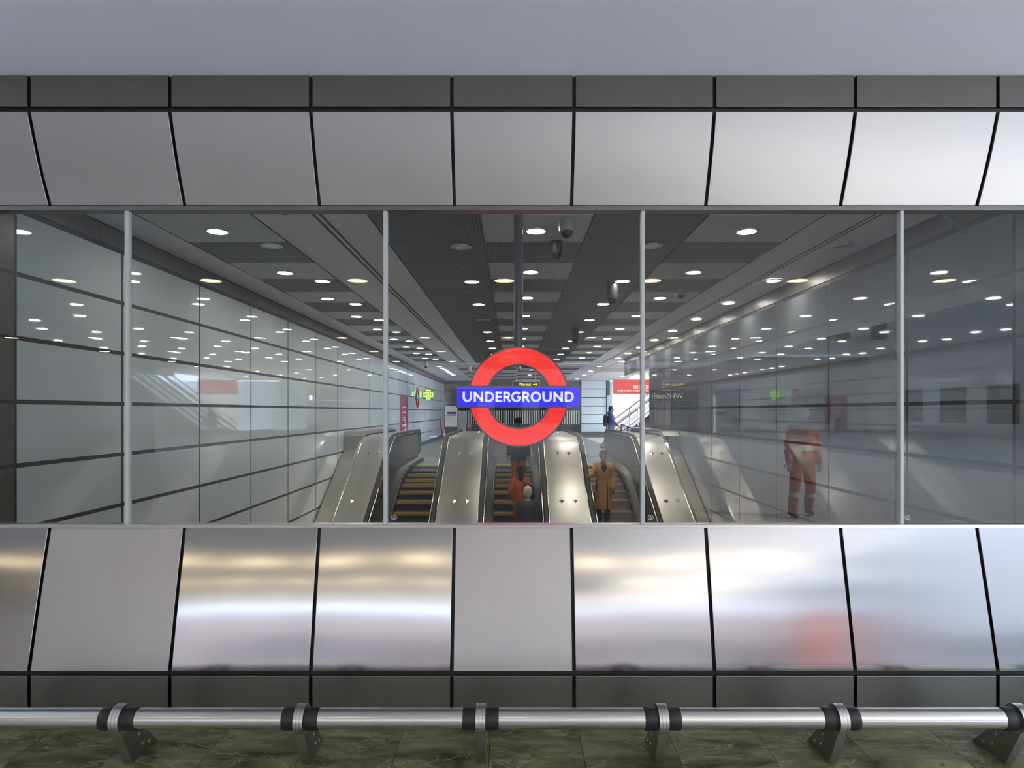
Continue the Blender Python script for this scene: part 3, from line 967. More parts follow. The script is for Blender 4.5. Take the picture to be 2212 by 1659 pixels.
fr.box(x1 - rm, x1, RYD - 0.036, RYD + 0.09, z0 + rm, z1 - rm)
obj('bar_rim', fr, M_RIM, sg)
obj('ring_back', MB().box(x0 + rm, x1 - rm, RYD + 0.03, RYD + 0.085, z0 + rm, z1 - rm), M_RIM, sg)


def zz(p):
    v = at(p[0] / 6.914 + 980, p[1] / 6.914 + 740, RYD - 0.03)
    return (v.x, v.z)


def letters():
    mb = MB()
    sw = 33 / 6.914 * K
    ya, yb_ = RYD - 0.0345, RYD - 0.029

    def S_(pts, closed=False):
        ribbon(mb, [zz(p) for p in pts], sw, ya, yb_, closed)

    def U(d):
        S_([(151 + d, 733), (151 + d, 818)] + arc(205 + d, 818, 54, 54, 180, 0, 18)[1:-1] + [(259 + d, 818), (259 + d, 733)])

    def Nn(d):
        S_([(316 + d, 888), (316 + d, 733)])
        S_([(424 + d, 733), (424 + d, 888)])
        S_([(312 + d, 748), (428 + d, 873)])

    def D(d):
        S_([(486 + d, 733), (486 + d, 888)])
        S_([(486 + d, 749), (524 + d, 749)] + arc(524 + d, 810.5, 65, 61.5, -90, 90, 18)[1:-1] + [(524 + d, 872), (486 + d, 872)])

    def R_(d):
        S_([(758 + d, 733), (758 + d, 888)])
        S_([(758 + d, 749), (795 + d, 749)] + arc(795 + d, 781, 33, 32, -90, 90, 14)[1:-1] + [(795 + d, 813), (758 + d, 813)])
        S_([(790 + d, 812), (846 + d, 889)])

    def ar_(cx, cy, r, a0, a1, n=30):      # image coordinates: y grows downwards
        return arc(cx, cy, r, r, a0, a1, n)

    U(0); Nn(0); D(0)
    S_([(641, 733), (641, 888)]); S_([(641, 749), (724, 749)]); S_([(641, 809), (716, 809)]); S_([(641, 872), (726, 872)])
    R_(0)
    S_(ar_(937, 810.5, 62, -42, -345 + 0, 30)[0:1] + ar_(937, 810.5, 62, -42, -322, 34))
    S_([(942, 818), (1005, 818)]); S_([(989, 818), (989, 864)])
    R_(283)
    S_(ar_(1228, 810.5, 62, 0, 360, 40)[:-1], True)
    U(1190); Nn(1190); D(1188)
    return mb


obj('lettering', letters(), M_WHITE, sg)


# ================================================================== ESCALATORS
def prof(Y, Yk, Zf, s=0.12, slope=0.577):
    t = (Yk - Y) / s
    sp_ = t if t > 30 else math.log1p(math.exp(t)) if t > -30 else 0.0
    return Zf - slope * s * sp_


STEP = [(17.1, -0.111), (16.7, -0.203), (16.3, -0.29), (15.9, -0.415), (15.5, -0.587), (15.1, -0.801)]
while STEP[-1][0] > 10.6:
    y_, z_ = STEP[-1]
    STEP.append((round(y_ - 0.4, 3), z_ - 0.231))


def step_z(Y):
    for y_, z_ in STEP:
        if Y >= y_:
            return z_
    return STEP[-1][1]


def nose(Y):
    return prof(Y, 16.49, 0.02, 0.45)


YS = [9.0 + 0.4 * k for k in range(15)] + [15.2 + 0.1 * k for k in range(22)] + [17.6, 18.4, 19.2, 20.0, 20.6]
RAILZ = 0.97


def railz(Y):
    return prof(Y, 16.0, RAILZ, 0.14)


def escalator(cx, label, step_mat, yellow, poster):
    t = thing('escalator', label, 'escalator', (cx, 18.9, 0), 'escalators')
    hw, sw = 0.675, 0.47
    for k, (y_, z_) in enumerate(STEP):
        st_ = MB()
        st_.box(cx - sw + 0.005, cx + sw - 0.005, y_, y_ + 0.44, z_ - 0.30, z_)
        so = obj('step', st_, step_mat, t)
        if yellow and k < 12:
            e = MB()
            e.box(cx - sw + 0.012, cx + sw - 0.012, y_ - 0.003, y_ + 0.05, z_ - 0.07, z_ + 0.003)
            obj('yellow_edge', e, M_YELLOW, so)
    obj('comb_plate', MB().box(cx - sw, cx + sw, 18.35, 18.95, -0.13, -0.004), M_LAND, t)
    obj('step_landing', MB().box(cx - sw + 0.005, cx + sw - 0.005, 17.5, 18.36, -0.32, -0.06), step_mat, t)
    obj('comb_strip', MB().box(cx - sw, cx + sw, 18.86, 19.25, -0.02, 0.004), M_COMB, t)
    obj('comb_yellow_line', MB().box(cx - sw, cx + 0.0, 18.80, 18.87, -0.02, 0.003), M_COMBY, t)
    obj('landing_plate', MB().box(cx - hw + 0.02, cx + hw - 0.02, 19.25, 21.6, -0.05, 0.004), M_LAND, t)
    for sgn in (-1, 1):
        X = cx + sgn * hw
        # handrail with its turned-down end
        path = [(X, y, railz(y)) for y in YS]
        R0 = 0.36
        for k in range(1, 13):
            a = PI / 2 - k * PI / 12
            path.append((X, 20.6 + R0 * math.cos(a), RAILZ - R0 + R0 * math.sin(a)))
        path.append((X, 20.3, RAILZ - 2 * R0))
        obj('handrail', MB().tube(path, 0.040, 14, sx=1.15, sz=0.8), M_HANDRAIL, t, smooth=50)
        # inner panel: strip between skirt and handrail, closed by the round end
        inner = [(y, nose(y) + 0.10) for y in YS if y < 18.6] + [(18.9, 0.12), (19.6, 0.12), (20.3, RAILZ - 2 * R0 + 0.0)]
        outer = [(y, railz(y) - 0.03) for y in YS]
        for k in range(1, 13):
            a = PI / 2 - k * PI / 12
            outer.append((20.6 + (R0 - 0.03) * math.cos(a), RAILZ - R0 + (R0 - 0.03) * math.sin(a)))
        out = outer + list(reversed(inner))
        pm = MB()
        xa, xb = sorted((X - sgn * 0.03, X + sgn * 0.02))
        # build as quads between matching samples
        no, ni = len(outer), len(inner)
        top = outer
        bot = []
        for (y, z) in top:
            yy = min(y, 20.45)
            zb = nose(yy) + 0.10 if yy < 18.6 else 0.12 + 0.10 * max(0, (yy - 19.6)) / 0.85
            bot.append((yy, zb))
        vs, fs = [], []
        for (a, b) in zip(top, bot):
            vs += [(xa, a[0], a[1]), (xa, b[0], b[1]), (xb, a[0], a[1]), (xb, b[0], b[1])]
        for i in range(no - 1):
            p, q = i * 4, i * 4 + 4
            fs += [(p, q, q + 1, p + 1), (p + 2, p + 3, q + 3, q + 2), (p, p + 2, q + 2, q), (p + 1, q + 1, q + 3, p + 3)]
        pm.add(vs, fs)
        po = obj('balustrade_panel', pm, M_BALUS, t)
        if poster and sgn < 0:
            xo = X + 0.031
            obj('olive_notice', MB().box(xo, xo + 0.004, 17.2, 20.2, 0.22, 0.86), M_OLIVE, po)
        # bright strip under the handrail, inner side
        tr_ = MB()
        tr_.tube([(X - sgn * 0.062, y, railz(y) - 0.035) for y in YS], 0.014, 8)
        obj('edge_strip', tr_, M_CHROME, t, smooth=60)
        # skirt and sloping inner deck
        sk = MB()
        vs, fs = [], []
        ys = [y for y in YS if y < 18.9] + [18.9, 20.4]
        for y in ys:
            z = nose(min(y, 18.6))
            vs += [(cx + sgn * sw, y, z - 0.35), (cx + sgn * sw, y, z + 0.05), (cx + sgn * (sw + 0.03), y, z + 0.07), (X - sgn * 0.02, y, z + 0.13)]
        for i in range(len(ys) - 1):
            p, q = i * 4, i * 4 + 4
            for k in range(3):
                fs.append((p + k, q + k, q + k + 1, p + k + 1))
        sk.add(vs, fs)
        obj('skirt', sk, M_SKIRT, t)
        gl_ = MB()
        gl_.tube([(cx + sgn * (sw + 0.03), y, nose(min(y, 18.6)) + 0.075) for y in ys], 0.012, 8)
        obj('skirt_edge', gl_, M_BALUS, t, smooth=60)
    return t


EX = [-2.30, 0.03, 2.35]
escalator(EX[0], 'left escalator with yellow edged dark steps beside the left tiled wall', M_STEP, True, True)
escalator(EX[1], 'middle escalator with yellow edged dark steps below the hanging ring sign', M_STEP, True, False)
escalator(EX[2], 'right escalator with brown steps carrying the person in the long tan coat', M_STEPB, False, False)


def deck(x0, x1, studs, label, edge=None):
    t = thing('escalator_deck', label, 'escalator deck', ((x0 + x1) / 2, 18, 0), 'steel escalator decks')
    mb = MB()
    ZD = 0.925
    ys = [y for y in YS if y <= 20.6] + [20.75, 20.85, 20.9]
    zt = lambda y: prof(y, 16.0, ZD, 0.14) if y <= 20.6 else ZD - {20.75: 0.02, 20.85: 0.08, 20.9: 0.18}[y]
    nx = 7
    vs, fs = [], []
    for y in ys:
        for k in range(nx):
            u = k / (nx - 1)
            vs.append((x0 + (x1 - x0) * u, y, zt(y)))
    for i in range(len(ys) - 1):
        for k in range(nx - 1):
            p = i * nx + k
            fs.append((p, p + 1, p + nx + 1, p + nx))
    mb.add(vs, fs)
    # sides and end
    for xs in (x0, x1):
        vs, fs = [], []
        for y in ys:
            vs += [(xs, y, zt(y)), (xs, y, zt(y) - 1.15 if y < 19.0 else 0.0)]
        for i in range(len(ys) - 1):
            fs.append((i * 2, i * 2 + 1, i * 2 + 3, i * 2 + 2))
        mb.add(vs, fs)
    mb.add([(x0, 20.9, 0), (x1, 20.9, 0), (x1, 20.9, zt(20.9)), (x0, 20.9, zt(20.9))], [(0, 1, 2, 3)])
    obj('deck_sheet', mb, M_DECK, t, smooth=40)
    # sheet joints
    jm = MB()
    for y in (11.2, 13.05, 14.9, 16.75):
        z = zt(y)
        sl_ = 0.577 if y < 16 else 0.0
        jm.add([(x0, y, z + 0.0015), (x1, y, z + 0.0015), (x1, y + 0.008, z + 0.0015 + 0.008 * sl_), (x0, y + 0.008, z + 0.0015 + 0.008 * sl_)], [(0, 1, 2, 3)])
    obj('sheet_joint', jm, M_SKIRT, t)
    for (sx, sy) in studs:
        z = zt(sy)
        sl_ = 0.577 if sy < 15.9 else 0.0
        nrm = Vector((0, -sl_, 1)).normalized()
        ty = Vector((0, 1, sl_)).normalized()
        c = Vector((sx, sy, z))
        a, b, h = 0.055, 0.085, 0.040
        vs = [c + Vector((a, 0, 0)), c + ty * b, c - Vector((a, 0, 0)), c - ty * b, c + nrm * h]
        obj('diamond_stud', MB().add(vs, [(0, 1, 4), (1, 2, 4), (2, 3, 4), (3, 0, 4)]), M_CHROME, t)
    em = MB()
    for xs in (edge if edge else (x0 + 0.012, x1 - 0.012)):
        em.tube([(xs, y, zt(y) + 0.006) for y in ys if y <= 20.6], 0.016, 8)
    obj('edge_strip', em, M_CHROME, t, smooth=60)
    if edge:
        xs = edge[0]
        up = MB()
        w_ = -1 if xs < 0 else 1
        xa, xb = sorted((xs, xs + w_ * 0.05))
        vs, fs = [], []
        for y in ys:
            if y > 20.6:
                continue
            vs += [(xa, y, zt(y)), (xb, y, zt(y)), (xa, y, zt(y) + 0.05), (xb, y, zt(y) + 0.05)]
        n_ = len(vs) // 4
        for i in range(n_ - 1):
            p, q = i * 4, i * 4 + 4
            fs += [(p, q, q + 2, p + 2), (p + 1, p + 3, q + 3, q + 1), (p + 2, q + 2, q + 3, p + 3)]
        up.add(vs, fs)
        obj('upstand', up, M_CHROME, t)
        xw = -WX + 0.02 if xs < 0 else WX - 0.02
        xa, xb = sorted((xs, xw))
        obj('wall_box', MB().prism([(16.0, 0.5), (15.9, 0.95), (16.1, 1.06), (20.3, 1.06), (20.3, 0.0), (19.3, 0.0), (19.3, 0.5)], xa, xb), M_DECK, t)
        fil = MB()
        vs, fs = [], []
        for y in ys:
            vs += [(xa, y, zt(y) - 0.25), (xb, y, zt(y) - 0.25)]
        for i in range(len(ys) - 1):
            fs.append((i * 2, i * 2 + 1, i * 2 + 3, i * 2 + 2))
        fil.add(vs, fs)
        obj('wall_filler', fil, M_DECK, t)


S1, S2, S3 = 13.79, 15.38, 19.3
deck(-3.66, -3.025, [(-3.42, S1), (-3.18, S1), (-3.42, S2), (-3.18, S2), (-3.42, 12.2), (-3.18, 12.2)],
     'brushed steel deck with diamond studs between left wall and left escalator', edge=(-3.66,))
deck(-1.575, -0.695, [(-1.24, S1), (-0.97, S1), (-1.24, S2), (-0.98, S2), (-1.24, S3), (-0.97, S3)],
     'brushed steel deck with diamond studs between left and middle escalators')
deck(0.755, 1.625, [(1.054, S1), (1.337, S1), (1.07, S2), (1.345, S2), (1.06, S3), (1.34, S3)],
     'brushed steel deck with diamond studs between middle and right escalators')
deck(3.075, 3.72, [(3.277, S1), (3.526, S1), (3.31, S2), (3.55, S2), (3.29, 12.2), (3.53, 12.2)],
     'brushed steel deck with diamond studs between right escalator and right wall', edge=(3.72,))

# ------------------------------------------------------------------ railing and stair at the right opening
rg = thing('guard_railing', 'dark metal railing with thin balusters on the landing at right', 'railing', (3.95, 22, 0))
rp = [(3.98, 23.6), (3.98, 20.4)]
obj('top_rail', MB().tube([(3.98, 23.6, 1.08), (3.98, 21.0, 0.97)], 0.022, 10), M_RAILING, rg, smooth=50)
obj('bottom_rail', MB().tube([(3.98, 23.6, 0.27), (3.98, 21.0, 0.22)], 0.016, 10), M_RAILING, rg, smooth=50)
for k in range(15):
    t_ = k / 14
    y = 23.6 - 2.6 * t_
    post = k in (0, 7, 14)
    obj('post' if post else 'baluster', MB().tube([(3.98, y, 0.0 if post else 0.27 - 0.05 * t_), (3.98, y, 1.08 - 0.11 * t_)], 0.028 if post else 0.009, 8), M_RAILING, rg)

stw = thing('staircase', 'staircase with white balustrade rising to daylight beyond the right wall', 'stairs', (5.5, 28, 0))
SL = 0.74
sm = MB()
for k in range(20):
    sm.box(4.75 + 0.28 * k, 5.05 + 0.28 * k, 28.1, 30.0, 0.0, 0.28 * SL * (k + 1))
obj('steps', sm, M_LFLOOR, stw)
M_STAIRW = pbr('white_stair_paint', (0.80, 0.81, 0.82), 0.35)
for yy in (28.0, 30.02):
    obj('stringer', MB().slab([(4.45, 0.0), (4.45, 0.18), (10.4, 0.18 + 5.95 * SL), (10.4, 5.95 * SL - 0.2), (4.75, 0.0)], yy, yy + 0.06), M_RAILING, stw)
    for h, wd in ((0.50, 0.16), (0.80, 0.16)):
        obj('side_panel', MB().slab([(4.5, h - wd), (4.5, h), (10.4, h + 5.9 * SL), (10.4, h + 5.9 * SL - wd)], yy + 0.01, yy + 0.05), M_STAIRW, stw)
    hr = MB()
    hr.tube([(4.4, yy + 0.03, 1.0), (4.5, yy + 0.03, 1.02), (10.4, yy + 0.03, 1.02 + 5.9 * SL)], 0.03, 10)
    obj('handrail', hr, M_RING, stw, smooth=50)
    for k in range(7):
        xx = 4.5 + 0.95 * k
        obj('baluster', MB().tube([(xx, yy + 0.03, 0.1 + SL * (xx - 4.5)), (xx, yy + 0.03, 1.02 + SL * (xx - 4.5))], 0.022, 8), M_RING, stw)

hd = thing('glow_shopfront', 'white shopfront with an added glow and a red lettered band beyond the right opening', 'shopfront', (5.9, 33, 0))  # front, band and letters glow in place of daylight
HY = 31.0
hp = lambda px, py: (at(px, py, HY).x, at(px, py, HY).z)
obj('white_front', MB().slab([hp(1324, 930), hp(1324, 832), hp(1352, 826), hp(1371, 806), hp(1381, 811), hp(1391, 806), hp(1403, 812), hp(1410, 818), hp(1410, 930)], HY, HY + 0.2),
    pbr('glow_white_front', (0.8, 0.8, 0.8), 0.4, emit=(1.0, 1.0, 1.0), estr=0.85), hd)
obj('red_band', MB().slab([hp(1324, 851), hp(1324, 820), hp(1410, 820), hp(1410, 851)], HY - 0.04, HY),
    pbr('glow_red_band', (0.6, 0.04, 0.03), 0.4, emit=(0.85, 0.10, 0.07), estr=0.55), hd)
lw = emitter('glow_letters', (1.0, 0.97, 0.95), 1.1)
MIR = FACE_FRONT @ Matrix.Diagonal((-1, 1, 1, 1))
text('lettering', 'BOOK 060', 0.26, place((hp(1384, 0)[0], HY - 0.05, hp(0, 836.5)[1]), MIR), lw, hd, width=0.74)
lb = MB()
q0, q1 = hp(1334, 843.5), hp(1402, 842)
xx = q0[0]
while xx < q1[0]:
    wd = random.uniform(0.03, 0.07)
    lb.box(xx, xx + wd, HY - 0.05, HY - 0.04, q0[1] - 0.045, q0[1] + 0.02)
    xx += wd + 0.03
obj('small_print', lb, lw, hd)
obj('base', MB().box(hp(1324, 0)[0], hp(1410, 0)[0], HY - 0.05, HY + 0.2, 0.0, hp(0, 929)[1]), M_RAILING, hd)


# ================================================================== THE FORECOURT BEHIND THE CAMERA (seen in reflections)
M_FACADE = pbr('pale_pink_render', (0.24, 0.19, 0.185), 0.7, var=0.08, vscale=0.6)
M_TENT = pbr('white_canvas', (0.85, 0.86, 0.88), 0.7)
M_CONC = pbr('brown_cladding', (0.38, 0.36, 0.34), 0.45, var=0.1)

bld = thing('low_building', 'long low pale pink building across the sunlit forecourt', 'building', (0, -46, -0.15))
obj('wall', MB().box(-45, 29, -47.3, -46, -0.15, 6.0), M_FACADE, bld)
for k in range(14):
    xx = -23 + k * 3.6
    obj('window', MB().box(xx, xx + 2.2, -46.03, -45.98, 0.6, 3.4), M_TINT, bld)
obj('roof_edge', MB().box(-45.3, 29.3, -47.4, -45.7, 6.0, 6.2), M_TENT, bld)
tb3 = thing('sky_blocker_tower', 'added tall grey block hiding the sky behind the low building', 'building', (24, -50, -0.15))  # added out of view to keep bright sky out of the panels
obj('wall', MB().box(3, 46, -52.5, -47.6, -0.15, 16.0), pbr('pale_grey_render', (0.34, 0.34, 0.355), 0.6, var=0.08, vscale=0.5), tb3)
for k in range(9):
    for j in range(2):
        obj('window', MB().box(5 + 4.2 * k, 7.4 + 4.2 * k, -47.63, -47.57, 7.6 + 3.6 * j, 9.4 + 3.6 * j), M_TINT, tb3)
obj('roof_edge', MB().box(2.8, 46.2, -52.7, -47.5, 16.0, 16.3), M_TENT, tb3)
tb2 = thing('sky_blocker_side', 'added grey block hiding the sky along the right side of the forecourt', 'building', (33, -22, -0.15))  # unseen block added to cut sky glare in the right panels
obj('wall', MB().box(30, 37, -45, 2.5, -0.15, 13.0), pbr('grey_render', (0.36, 0.355, 0.37), 0.6, var=0.08, vscale=0.5), tb2)
for k in range(10):
    obj('window', MB().box(29.97, 30.02, -43 + 4.5 * k, -40.4 + 4.5 * k, 0.8, 3.2), M_TINT, tb2)
obj('roof_edge', MB().box(29.8, 37.2, -45.2, 2.7, 13.0, 13.3), M_TENT, tb2)
struct('wall_porch_left', MB().box(-14.4, -14.0, -18.5, FY, -0.15, Z_UF1 + 0.5), M_CONC)
struct('roof_porch', MB().box(SOF_X0 - 0.4, SOF_X1 + 0.3, SOF_Y0 - 0.2, FY + 0.2, Z_UF1 + 0.5, Z_UF1 + 0.9), M_CONC)
struct('wall_porch_right', MB().box(6.6, 16, 3.0, 3.6, -0.15, 6.5), M_CONC)
struct('wall_above', MB().box(-14.4, 6.6, FY + 0.05, 3.49, Z_UF1, 6.5), M_CONC)
struct('roof', MB().box(-14.4, 8.6, 3.4, 40.6, CZ + 0.36, 6.5), M_CONC)

# rows of round downlights in the porch soffit
for k, (yy, d) in enumerate(((-1.5, 'row nearest the window'), (-8.0, 'second row'), (-11.4, 'third row'), (-15.0, 'farthest row'))):
    for i in range(10):
        downlight(-11.5 + 1.9 * i, yy, True, 'warm round downlight in the porch soffit, %s of four' % d, 'porch downlights, ' + d, r=0.13, z=Z_UF1, m=emitter('porch_lamp', (1.0, 0.80, 0.50), 90.0) if k else emitter('porch_lamp_dim', (1.0, 0.82, 0.56), 26.0))

ws = thing('shop_sign', 'lit white shop name lettering on a dark green fascia across the forecourt', 'sign', (7.6, -23.3, 2.2))
D1 = 2 * GY + 23.0
xc = (1442 - 1106) * D1 / F
zc = EYE - (856 - 889) * D1 / F
obj('fascia', MB().box(xc - 1.1, xc + 1.1, -23.2, -23.0, zc - 0.25, zc + 0.25), pbr('deep_green', (0.01, 0.03, 0.015), 0.4), ws)
text('lettering', 'WHSmith', 0.36, place((xc, -22.99, zc), FACE_BACK), emitter('shop_letters', (0.9, 1.0, 0.9), 5.0), ws, ext=0.01)
obj('post', MB().box(xc - 0.06, xc + 0.06, -23.2, -23.05, -0.15, zc - 0.25), M_RING, ws)

ds = thing('direction_sign', 'grey hanging direction sign with street names under the porch soffit', 'sign', (0.9, -10, Z_UF1))
obj('sign_box', MB().box(-0.7, 2.4, -10.1, -10.0, 2.66, 3.12), M_POLE, ds)
m_txt = emitter('sign_text', (0.9, 0.9, 1.0), 1.3)
text('lettering', 'NORTH GOWER STREET\nHAMPSTEAD ROAD', 0.11, place((0.62, -9.99, 2.92), FACE_BACK), m_txt, ds, align='LEFT')
text('lettering', 'DRUMMOND STREET\nEUSTON STREET', 0.11, place((1.95, -9.99, 2.92), FACE_BACK), m_txt, ds, align='LEFT')
for xx in (-0.4, 2.1):
    obj('hanger', MB().tube([(xx, -10.05, 3.12), (xx, -10.05, Z_UF1)], 0.015, 8), M_POLE, ds)


# ================================================================== PEOPLE
def cap(mb, p0, p1, r0, r1, sx=1.0, sy=1.0, n=14):
    p0, p1 = Vector(p0), Vector(p1)
    ax = p1 - p0
    L = ax.length
    t = ax / L if L > 1e-6 else Vector((0, 0, 1))
    u = t.orthogonal().normalized()
    v = t.cross(u)
    prof_ = []
    for k in range(1, 5):
        a = -PI / 2 + k * PI / 8
        prof_.append((r0 * math.cos(a), r0 * math.sin(a)))
    for k in range(0, 4):
        a = k * PI / 8
        prof_.append((r1 * math.cos(a), L + r1 * math.sin(a)))
    vs, fs = [], []
    for r, h in prof_:
        for k in range(n):
            d = (u * math.cos(2 * PI * k / n) + v * math.sin(2 * PI * k / n)) * r
            c = p0 + t * h
            vs.append(c + Vector((d.x * sx, d.y * sy, d.z)))
    vs.append(p0 - t * r0)
    vs.append(p1 + t * r1)
    m = len(prof_)
    for i in range(m - 1):
        for k in range(n):
            fs.append((i * n + k, i * n + (k + 1) % n, (i + 1) * n + (k + 1) % n, (i + 1) * n + k))
    for k in range(n):
        fs.append((m * n, (k + 1) % n, k))
        fs.append((m * n + 1, (m - 1) * n + k, (m - 1) * n + (k + 1) % n))
    mb.add(vs, fs)


def skirt(mb, p0, p1, r0, r1, sx=1.0, sy=1.0, n=28):
    """Flat-ended flared tube: the lower part of a coat."""
    vs, fs = [], []
    for p, r in ((p0, r0), (Vector(p0).lerp(Vector(p1), 0.5), (r0 + r1) / 2 * 0.985), (p1, r1)):
        for k in range(n):
            a = 2 * PI * k / n
            q = r * (1 + 0.03 * math.sin(5 * a))
            vs.append((p[0] + q * sx * math.cos(a), p[1] + q * sy * math.sin(a), p[2]))
    for i in range(2):
        for k in range(n):
            fs.append((i * n + k, (i + 1) * n + k, (i + 1) * n + (k + 1) % n, i * n + (k + 1) % n))
    fs += [tuple(range(n)), tuple(range(3 * n - 1, 2 * n - 1, -1))]
    mb.add(vs, fs)


def ball(mb, c, rx, ry, rz, n=18):
    prof_ = [(math.cos(a), math.sin(a)) for a in [-PI / 2 + PI * k / 10 for k in range(11)]]
    vs, fs = [], []
    for r, h in prof_:
        for k in range(n):
            a = 2 * PI * k / n
            vs.append((c[0] + rx * r * math.cos(a), c[1] + ry * r * math.sin(a), c[2] + rz * h))
    for i in range(10):
        for k in range(n):
            fs.append((i * n + k, i * n + (k + 1) % n, (i + 1) * n + (k + 1) % n, (i + 1) * n + k))
    mb.add(vs, fs)


def fused(name, mb, mat, parent, voxel=0.012, smooth=4):
    me = mb.mesh(name + '_raw')
    o = bpy.data.objects.new('fuse_tmp', me)
    COL.objects.link(o)
    r = o.modifiers.new('r', 'REMESH')
    r.mode = 'VOXEL'
    r.voxel_size = voxel
    s = o.modifiers.new('s', 'SMOOTH')
    s.iterations = smooth
    s.factor = 0.5
    dg = bpy.context.evaluated_depsgraph_get()
    out = bpy.data.meshes.new_from_object(o.evaluated_get(dg))
    out.name = name
    bpy.data.objects.remove(o)
    bpy.data.meshes.remove(me)
    for p in out.polygons:
        p.use_smooth = True
    out.materials.clear()
    out.materials.append(mat)
    ob = bpy.data.objects.new(name, out)
    COL.objects.link(ob)
    ob.parent = parent                 # people are written in their own local space
    return ob


def hand(mb, wrist, d, side, curl=0.5, palm_n=None):
    """Palm, four unequal curled fingers and a thumb from the side of the palm. d = forearm direction."""
    d = Vector(d).normalized()
    nrm = Vector(palm_n or (0, 0, -1))
    nrm = (nrm - d * nrm.dot(d)).normalized()      # the way the fingers curl
    s = d.cross(nrm).normalized() * side
    w = Vector(wrist)
    for q in (-0.026, -0.009, 0.009, 0.026):
        cap(mb, w + s * q * 0.6, w + d * 0.085 + s * q, 0.016, 0.013)
    for q, ln in ((-0.030, 0.062), (-0.010, 0.074), (0.010, 0.080), (0.029, 0.070)):
        b0 = w + d * 0.088 + s * q
        b1 = b0 + (d * (1 - curl * 0.5) + nrm * curl * 0.7).normalized() * ln * 0.55
        b2 = b1 + (d * (1 - curl * 1.3) + nrm * curl * 1.3).normalized() * ln * 0.5
        cap(mb, b0, b1, 0.0095, 0.0088, n=8)
        cap(mb, b1, b2, 0.0088, 0.0075, n=8)
    t0 = w + d * 0.025 + s * 0.030
    t1 = t0 + (d * 0.6 + s * 0.7 + nrm * 0.2).normalized() * 0.042
    t2 = t1 + (d * 0.9 + s * 0.15 + nrm * 0.4).normalized() * 0.034
    cap(mb, t0, t1, 0.013, 0.011, n=8)
    cap(mb, t1, t2, 0.011, 0.0085, n=8)


def human_body(mb, J):
    """J: joints of a 1.72 m figure facing -Y; head turned with J['face'] (unit vector in XY)."""
    cap(mb, J['pelvis'], J['waist'], 0.125, 0.105, 1.15, 0.85)
    cap(mb, J['waist'], J['chest'], 0.105, 0.125, 1.25, 0.85)
    cap(mb, J['chest'], J['neck'], 0.115, 0.055, 1.25, 0.85)
    cap(mb, J['neck'], J['head'] + Vector((0, 0, -0.06)), 0.055, 0.05)
    for s in ('l', 'r'):
        cap(mb, J['neck'] + Vector((0, 0, -0.06)), J[s + 'sh'], 0.06, 0.058)
        cap(mb, J[s + 'sh'], J[s + 'el'], 0.052, 0.042)
        cap(mb, J[s + 'el'], J[s + 'wr'], 0.042, 0.027)
        cap(mb, J[s + 'hip'], J[s + 'kn'], 0.085, 0.056)
        cap(mb, J[s + 'kn'], J[s + 'an'], 0.056, 0.037)
        f = J.get('foot', Vector((0, -1, 0)))
        cap(mb, J[s + 'an'] + Vector((0, 0, -0.045)), J[s + 'an'] + f * 0.14 + Vector((0, 0, -0.055)), 0.036, 0.028)
        d = J[s + 'wr'] - J[s + 'el']
        hand(mb, J[s + 'wr'], d, 1 if s == 'l' else -1, J.get('curl', 0.5), J.get(s + 'palm', None))
    h = J['head']
    f = J['face']
    sd = Vector((-f.y, f.x, 0))
    ball(mb, h + Vector((0, 0, 0.02)) - f * 0.008, 0.078, 0.090, 0.100)
    ball(mb, h + f * 0.022 + Vector((0, 0, -0.05)), 0.056, 0.062, 0.068)       # jaw
    cap(mb, h + f * 0.085 + Vector((0, 0, 0.012)), h + f * 0.100 + Vector((0, 0, -0.022)), 0.009, 0.014, n=8)   # nose
    cap(mb, h + f * 0.078 + sd * 0.014 + Vector((0, 0, -0.055)), h + f * 0.078 - sd * 0.014 + Vector((0, 0, -0.055)), 0.009, 0.009, n=8)  # lips
    cap(mb, h + f * 0.075 + sd * 0.035 + Vector((0, 0, 0.026)), h + f * 0.075 - sd * 0.035 + Vector((0, 0, 0.026)), 0.013, 0.013, n=8)  # brow
    for k in (-1, 1):
        ball(mb, h + sd * 0.078 * k + Vector((0, 0, -0.01)), 0.013, 0.022, 0.030, 10)   # ears


def base_pose():
    V = Vector
    return dict(pelvis=V((0, 0, 0.93)), waist=V((0, 0, 1.08)), chest=V((0, 0, 1.27)), neck=V((0, 0, 1.42)), head=V((0, -0.01, 1.575)),
                face=V((0, -1, 0)), lsh=V((0.162, 0, 1.365)), rsh=V((-0.162, 0, 1.365)), lel=V((0.21, 0.02, 1.10)), rel=V((-0.22, 0.02, 1.10)),
                lwr=V((0.23, -0.06, 0.86)), rwr=V((-0.23, -0.06, 0.86)), lhip=V((0.085, 0, 0.90)), rhip=V((-0.085, 0, 0.90)),
                lkn=V((0.095, -0.01, 0.48)), rkn=V((-0.095, -0.01, 0.48)), lan=V((0.10, 0.02, 0.09)), ran=V((-0.10, 0.02, 0.09)))


